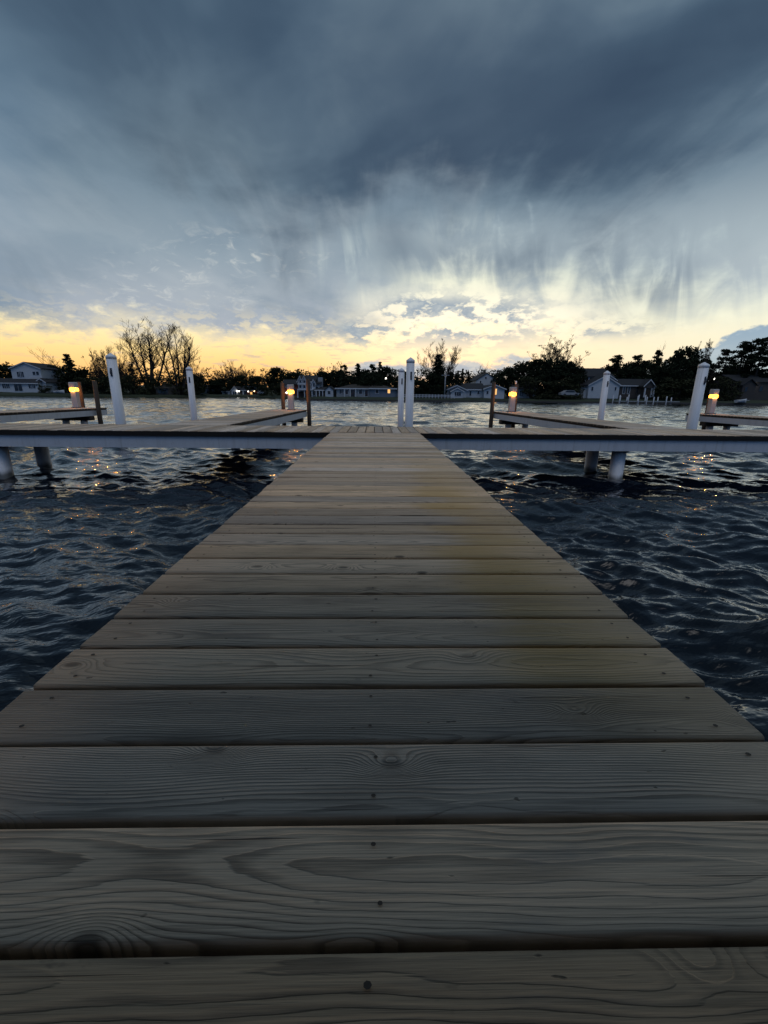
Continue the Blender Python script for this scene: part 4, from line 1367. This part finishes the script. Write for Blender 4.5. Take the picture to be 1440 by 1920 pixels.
def limb_tree(seed, stems, lean0, lean1, base_spread, side_from, crown, tw=1.0, nside=16, sl=(1.6, 3.4), rmin=0.011):
    """several clear rising limbs, each carrying ascending side branches and fine twigs; 12 m tall"""
    rnd = random.Random(seed)
    mb = MB(); tips = []

    def twig(p, d, L, r, lv):
        pts, rads = [p.copy()], [r]
        q = p.copy(); dd = d.copy()
        for i in range(3):
            dd = (dd + Vector((rnd.gauss(0, 0.16), rnd.gauss(0, 0.16), rnd.uniform(0.0, 0.16)))).normalized()
            q = q + dd * (L / 3)
            pts.append(q.copy()); rads.append(max(rmin, r * (1 - 0.25 * (i + 1))))
        mb.tube(pts, rads, 4 if lv == 0 else 3, cap=False)
        tips.append((q.copy(), dd.copy()))
        if lv >= 2: return
        for j in range(5 if lv == 0 else 4):
            t = rnd.uniform(0.25, 1.0) * 3
            i = min(2, int(t))
            b_ = pts[i].lerp(pts[i + 1], t - i)
            ax = dd.orthogonal().normalized(); ax.rotate(Matrix.Rotation(rnd.uniform(0, 6.283), 3, dd))
            nd = dd.copy(); nd.rotate(Matrix.Rotation(rnd.uniform(0.3, 0.75), 3, ax))
            twig(b_, (nd + Vector((0, 0, 0.15))).normalized(), L * rnd.uniform(0.4, 0.65), max(rmin, r * 0.5), lv + 1)

    for s in range(stems):
        a = (s + rnd.uniform(-0.3, 0.3)) / stems * 6.283
        ln = rnd.uniform(lean0, lean1)
        out = Vector((math.cos(a), math.sin(a), 0))
        hs = 12 * crown(ln) * rnd.uniform(0.88, 1.0)
        n = 9
        pts, rads = [], []
        wob = [rnd.gauss(0, 0.10) for _ in range(n + 1)]
        for i in range(n + 1):
            t = i / n
            p = out * (base_spread * 0.5 + ln * hs * (t ** 1.15)) + Vector((wob[i], wob[-i - 1], 0)) * t
            p.z = -0.5 + (hs + 0.5) * t
            pts.append(p); rads.append(max(0.02, 0.20 * (1 - t) ** 0.8 * rnd.uniform(0.9, 1.1) * tw))
        mb.tube(pts, rads, 6, cap=False)
        for j in range(nside):
            t = rnd.uniform(side_from, 1.0) * n
            i = min(n - 1, int(t))
            b_ = pts[i].lerp(pts[i + 1], t - i)
            d = (pts[i + 1] - pts[i]).normalized()
            ax = d.orthogonal().normalized(); ax.rotate(Matrix.Rotation(rnd.uniform(0, 6.283), 3, d))
            nd = d.copy(); nd.rotate(Matrix.Rotation(rnd.uniform(0.4, 0.8), 3, ax))
            L = rnd.uniform(*sl) * (1.2 - 0.65 * t / n)
            twig(b_, (nd + Vector((0, 0, 0.2))).normalized(), L, max(0.02, rads[i] * 0.5), 0)
    k = 12 / max(v[2] for v in mb.v)
    mb.v = [(x * k, y * k, z * k) for x, y, z in mb.v]
    return mb, [(p * k, d) for p, d in tips]


def proto_elm(seed):
    tr, tips = limb_tree(seed, 5, 0.05, 0.30, 0.7, 0.36, lambda ln: 1.0 - 0.55 * max(0, ln - 0.12))
    return tr, None, None


def proto_fan(seed, leafy=False):
    tr, tips = limb_tree(seed, 12, 0.04, 0.85, 0.3, 0.28, lambda ln: math.cos(math.atan(ln)) ** 1.25, 0.8, 14, (1.4, 3.2), 0.014)
    mb = MB()
    rnd = random.Random(seed)
    if leafy:
        for p, d in tips:
            if rnd.random() < 0.12:
                leaves(mb, tuple(p), rnd.uniform(0.2, 0.5), rnd.uniform(0.12, 0.30), rnd.randint(3, 8), 0.12, rnd)
    return tr, (mb if leafy else None), M['leaf_brown']


PROTO = {}


def get_proto(kind, var):
    key = (kind, var)
    if key not in PROTO:
        sd = 100 + var * 17 + sum(map(ord, kind))
        tr, cr, mat = {'broad': lambda: proto_broad(sd), 'conifer': lambda: proto_conifer(sd), 'pine': lambda: proto_pine(sd),
                       'budding': lambda: proto_budding(sd), 'bare': lambda: proto_bare(sd, 1, 1.1), 'vase': lambda: proto_elm(sd),
                       'fan': lambda: proto_fan(sd), 'leafyfan': lambda: proto_fan(sd, True), 'shrub': lambda: proto_shrub(sd)}[kind]()
        tm = tr.mesh('trunk', M['bark'])
        cm = cr.mesh('crown', mat) if cr else None
        vs = np.array(tr.v + (cr.v if cr else []))
        ext = (vs[:, 2].max(), np.percentile(np.abs(vs[:, 0]), 99) * 2)
        PROTO[key] = (tm, cm, ext)
    return PROTO[key]


def tree(kind, var, px, top, width, label, back=12.0, base=None, group=None, name=None):
    """px, top, width in photo pixels give the real height and spread at its distance"""
    Y = shore_at(px) + back
    tm, cm, (eh, ew) = get_proto(kind, var)
    p = at(px, top, Y)
    zb = -0.3 if back < 30 else 0.6
    H = p.z - zb
    Wd = abs(at(px + width / 2, top, Y).x - at(px - width / 2, top, Y).x)
    nm = name or {'broad': 'bushy_tree', 'conifer': 'conifer_tree', 'pine': 'pine_tree', 'budding': 'budding_tree', 'bare': 'bare_tree', 'vase': 'bare_tree', 'fan': 'bare_tree', 'leafyfan': 'budding_tree', 'shrub': 'shrub'}[kind]
    t = thing(nm, label, 'shrub' if kind == 'shrub' else 'tree', (p.x, Y, zb), random.uniform(-0.5, 0.5) if kind in ('vase',) else random.uniform(0, 6.28), group)
    t.scale = (Wd / ew, Wd / ew, H / eh)
    a = bpy.data.objects.new('trunk', tm); COL.objects.link(a); a.parent = t
    if cm:
        c = bpy.data.objects.new('crown', cm); COL.objects.link(c); c.parent = t
    return t


G = 'trees on the far shore'
TREES = [
    # left: the white house and the point
    ('broad', 0, 2, 677, 52, 'dense dark tree at the left edge behind the white house', 22),
    ('bare', 0, 96, 650, 52, 'thin pale bare tree rising right of the white house roof', 40),
    ('broad', 1, 100, 683, 34, 'round dark tree between the white house and the conifer', 16),
    ('conifer', 0, 124, 662, 48, 'dark pointed conifer behind the far left lit pedestal', 12),
    ('broad', 2, 150, 690, 34, 'small dark tree right of the pointed left conifer', 14),
    ('leafyfan', 0, 180, 655, 62, 'speckled budding tree left of the thick left pile', 14),
    ('leafyfan', 1, 238, 668, 56, 'lower budding tree right of the thick left pile', 14),
    ('vase', 0, 266, 590, 112, 'tallest bare tree, many-stemmed, on the left point', 10),
    ('vase', 1, 322, 603, 86, 'second tall bare tree, right of the tallest one', 9),
    ('fan', 2, 205, 640, 70, 'thin bare tree left behind the tallest bare tree', 20),
    ('fan', 0, 352, 662, 46, 'small bare tree behind the slim left pile', 16),
    ('broad', 0, 371, 698, 26, 'rounded dark tree just right of the slim left pile', 14),
    # centre left
    ('bare', 3, 405, 688, 34, 'faint bare tree above the white cottage', 40),
    ('fan', 1, 428, 674, 52, 'fine bare tree glowing against the sunset, left of centre', 46),
    ('fan', 2, 452, 681, 40, 'bare tree above the white gabled garage', 44),
    ('broad', 1, 446, 702, 40, 'low dark tree behind the white gabled garage', 18),
    ('broad', 2, 478, 704, 38, 'low dark tree behind the lamp-lit red house', 18),
    ('broad', 0, 408, 706, 44, 'low dark tree behind the white cottage', 14),
    ('bare', 2, 487, 686, 30, 'sparse bare tree above the lamp-lit red house', 40),
    ('broad', 3, 521, 687, 44, 'rounded tree standing left of the left central pier posts', 30),
    ('bare', 3, 497, 690, 26, 'sparse bare tree left of the rounded tree', 46),
    ('broad', 1, 550, 697, 40, 'dark tree behind the dark red building', 24),
    ('budding', 0, 573, 688, 34, 'budding tree behind the twin gables', 34),
    ('bare', 1, 597, 679, 20, 'thin upright tree above the grey chimney', 30),
    ('broad', 2, 607, 695, 40, 'dark tree right behind the grey chimney', 22),
    ('leafyfan', 0, 630, 677, 42, 'budding tree at the left end of the hip roof', 30),
    ('pine', 0, 646, 683, 24, 'small pine over the left end of the hip roof', 24),
    ('conifer', 1, 671, 680, 34, 'pointed conifer behind the middle of the hip roof', 20),
    ('broad', 0, 655, 700, 46, 'dark bushy tree behind the hip roof, under the conifers', 16),
    ('pine', 1, 698, 682, 30, 'pine between the pointed conifers behind the hip roof', 22),
    ('conifer', 0, 713, 677, 26, 'slender conifer with a sharp tip left of the white street lamp', 26),
    ('broad', 3, 727, 685, 40, 'dark tree behind the white street lamp', 20),
    ('broad', 1, 696, 697, 50, 'low dark tree behind the right half of the hip roof', 15),
    ('budding', 0, 744, 687, 30, 'budding tree left of the two central piles', 28),
    ('bare', 2, 789, 684, 38, 'small bare tree right of the taller central pile', 26),
    ('broad', 2, 782, 712, 46, 'low bushy tree behind the white rail fence', 12),
    ('fan', 0, 829, 634, 92, 'wide bare tree with fanned branches right of the central piles', 16),
    ('conifer', 1, 823, 662, 46, 'ivy-dark conifer shape inside the wide bare tree', 13),
    ('broad', 3, 815, 700, 52, 'dark bush at the foot of the wide bare tree', 10),
    ('broad', 0, 852, 692, 28, 'short dark tree right of the wide bare tree', 14),
    ('conifer', 0, 868, 690, 16, 'thin dark conifer left of the plain white gable', 24),
    ('pine', 0, 877, 697, 20, 'stubby pine left of the plain white gable', 26),
    ('bare', 0, 897, 680, 36, 'faint bare tree above the plain white gable', 60),
    ('bare', 1, 926, 678, 40, 'faint bare tree between the white gable and the big trees', 60),
    # the big dark group
    ('broad', 1, 948, 686, 46, 'dark tree at the left end of the big tree group', 16),
    ('broad', 2, 984, 676, 62, 'broad dark tree, left part of the big tree group', 14),
    ('broad', 3, 1016, 670, 60, 'broad dark tree in the middle of the big tree group', 12),
    ('broad', 0, 1046, 668, 64, 'broadest dark tree in the big tree group, under the sparse crown', 14),
    ('broad', 1, 1078, 676, 48, 'dark tree at the right end of the big tree group', 15),
    ('leafyfan', 1, 1046, 627, 92, 'tall sparse leafy tree rising above the big tree group', 22),
    ('shrub', 0, 1000, 705, 70, 'dark shrub under the left of the big tree group', 7),
    ('shrub', 1, 1062, 708, 66, 'dark shrub behind the pale parked car', 8),
    # right
    ('broad', 2, 1110, 690, 40, 'dark tree behind the roof of the white gabled house', 34),
    ('broad', 1, 1136, 690, 44, 'dark tree above the ridge of the white gabled house', 36),
    ('pine', 1, 1163, 664, 46, 'gappy pine right of the slim right pile', 26),
    ('pine', 0, 1198, 664, 44, 'second gappy pine above the porch roof', 24),
    ('broad', 3, 1188, 684, 56, 'dark bushy tree behind the porch roof', 22),
    ('conifer', 1, 1236, 654, 46, 'dark conifer right of the porch gable', 16),
    ('bare', 3, 1248, 641, 40, 'thin bare top behind the conifer right of the porch', 26),
    ('broad', 0, 1252, 678, 54, 'dark tree beside the conifer right of the porch', 12),
    ('broad', 1, 1292, 648, 62, 'tall dark tree just left of the thick right pile', 12),
    ('leafyfan', 2, 1328, 634, 58, 'twiggy tree behind the thick right pile', 18),
    ('shrub', 1, 1270, 706, 74, 'dark shrub at the water left of the thick right pile', 6),
    ('pine', 2, 1366, 653, 50, 'umbrella pine, leftmost of the three at the right edge', 20),
    ('pine', 1, 1397, 639, 60, 'middle umbrella pine of the three at the right edge', 18),
    ('pine', 0, 1434, 631, 68, 'tallest umbrella pine at the right edge', 16),
    ('shrub', 0, 1362, 703, 50, 'dark shrub right of the thick right pile', 8),
    ('broad', 2, 1350, 696, 44, 'dark tree under the umbrella pines', 22),
    ('broad', 3, 1425, 694, 60, 'dark tree behind the brown house at the right edge', 24),
    ('broad', 0, 1150, 681, 50, 'dark tree filling the gap left of the two gappy pines', 30),
    ('broad', 1, 1178, 677, 40, 'dark tree between the two gappy pines', 32),
    ('broad', 2, 1218, 674, 44, 'dark tree behind the porch gable', 30),
    ('broad', 3, 1270, 664, 50, 'tall dark tree between the conifer and the thick right pile', 24),
    ('broad', 0, 1315, 664, 56, 'dark tree directly behind the thick right pile', 22),
    ('broad', 1, 1385, 680, 64, 'dark tree below the gap of the umbrella pines', 28),
    ('broad', 3, 760, 694, 40, 'dark tree behind the shorter central pile', 22),
    ('broad', 2, 632, 693, 44, 'dark tree under the budding tree by the hip roof', 22),
    ('broad', 0, 690, 690, 60, 'dark tree behind the right half of the hip roof', 26),
]
for k, v_, px, top, w_, lab, back in TREES:
    tree(k, v_, px, top, w_, lab, back, group=G)
SHR = [(158, 706, 46, 'shrub under the speckled budding tree'), (186, 704, 44, 'second shrub left of the thick left pile'), (216, 703, 46, 'shrub behind the thick left pile'),
       (246, 702, 44, 'shrub at the foot of the tallest bare tree'), (276, 703, 44, 'shrub left of the dark boathouse'), (307, 703, 46, 'shrub behind the dark boathouse roof'),
       (336, 702, 44, 'shrub right of the dark boathouse'), (362, 708, 40, 'shrub behind the slim left pile'), (80, 720, 26, 'small bush beside the white house'), (520, 718, 40, 'shrub at the water left of the dark red building'), (495, 722, 30, 'shrub behind the tiny blue-grey shed')]
for i, (px, top, w_, lab) in enumerate(SHR):
    tree('shrub', i % 3, px, top, w_, 'dark ' + lab, 6, group='shrubs along the far waterline')

# far wood closing the view behind everything
rnd = random.Random(77)
mb = MB()
for px in range(-260, 1700, 7):
    Y = shore_at(px) + rnd.uniform(75, 110)
    zt = at(px, rnd.uniform(693, 707) + (px - 704) * 0.0105, Y).z
    x = at(px, 740, Y).x
    z = 0.5
    while z < zt:
        leaves(mb, (x + rnd.gauss(0, 1), Y, z), 2.2, 1.1, 22, 0.5, rnd)
        z += 1.25
o = mb.build('distant_woodland', M['leaf_mid'], fix=False)
tag(o, 'dark continuous line of distant woodland behind the houses', 'woodland', kind='stuff')
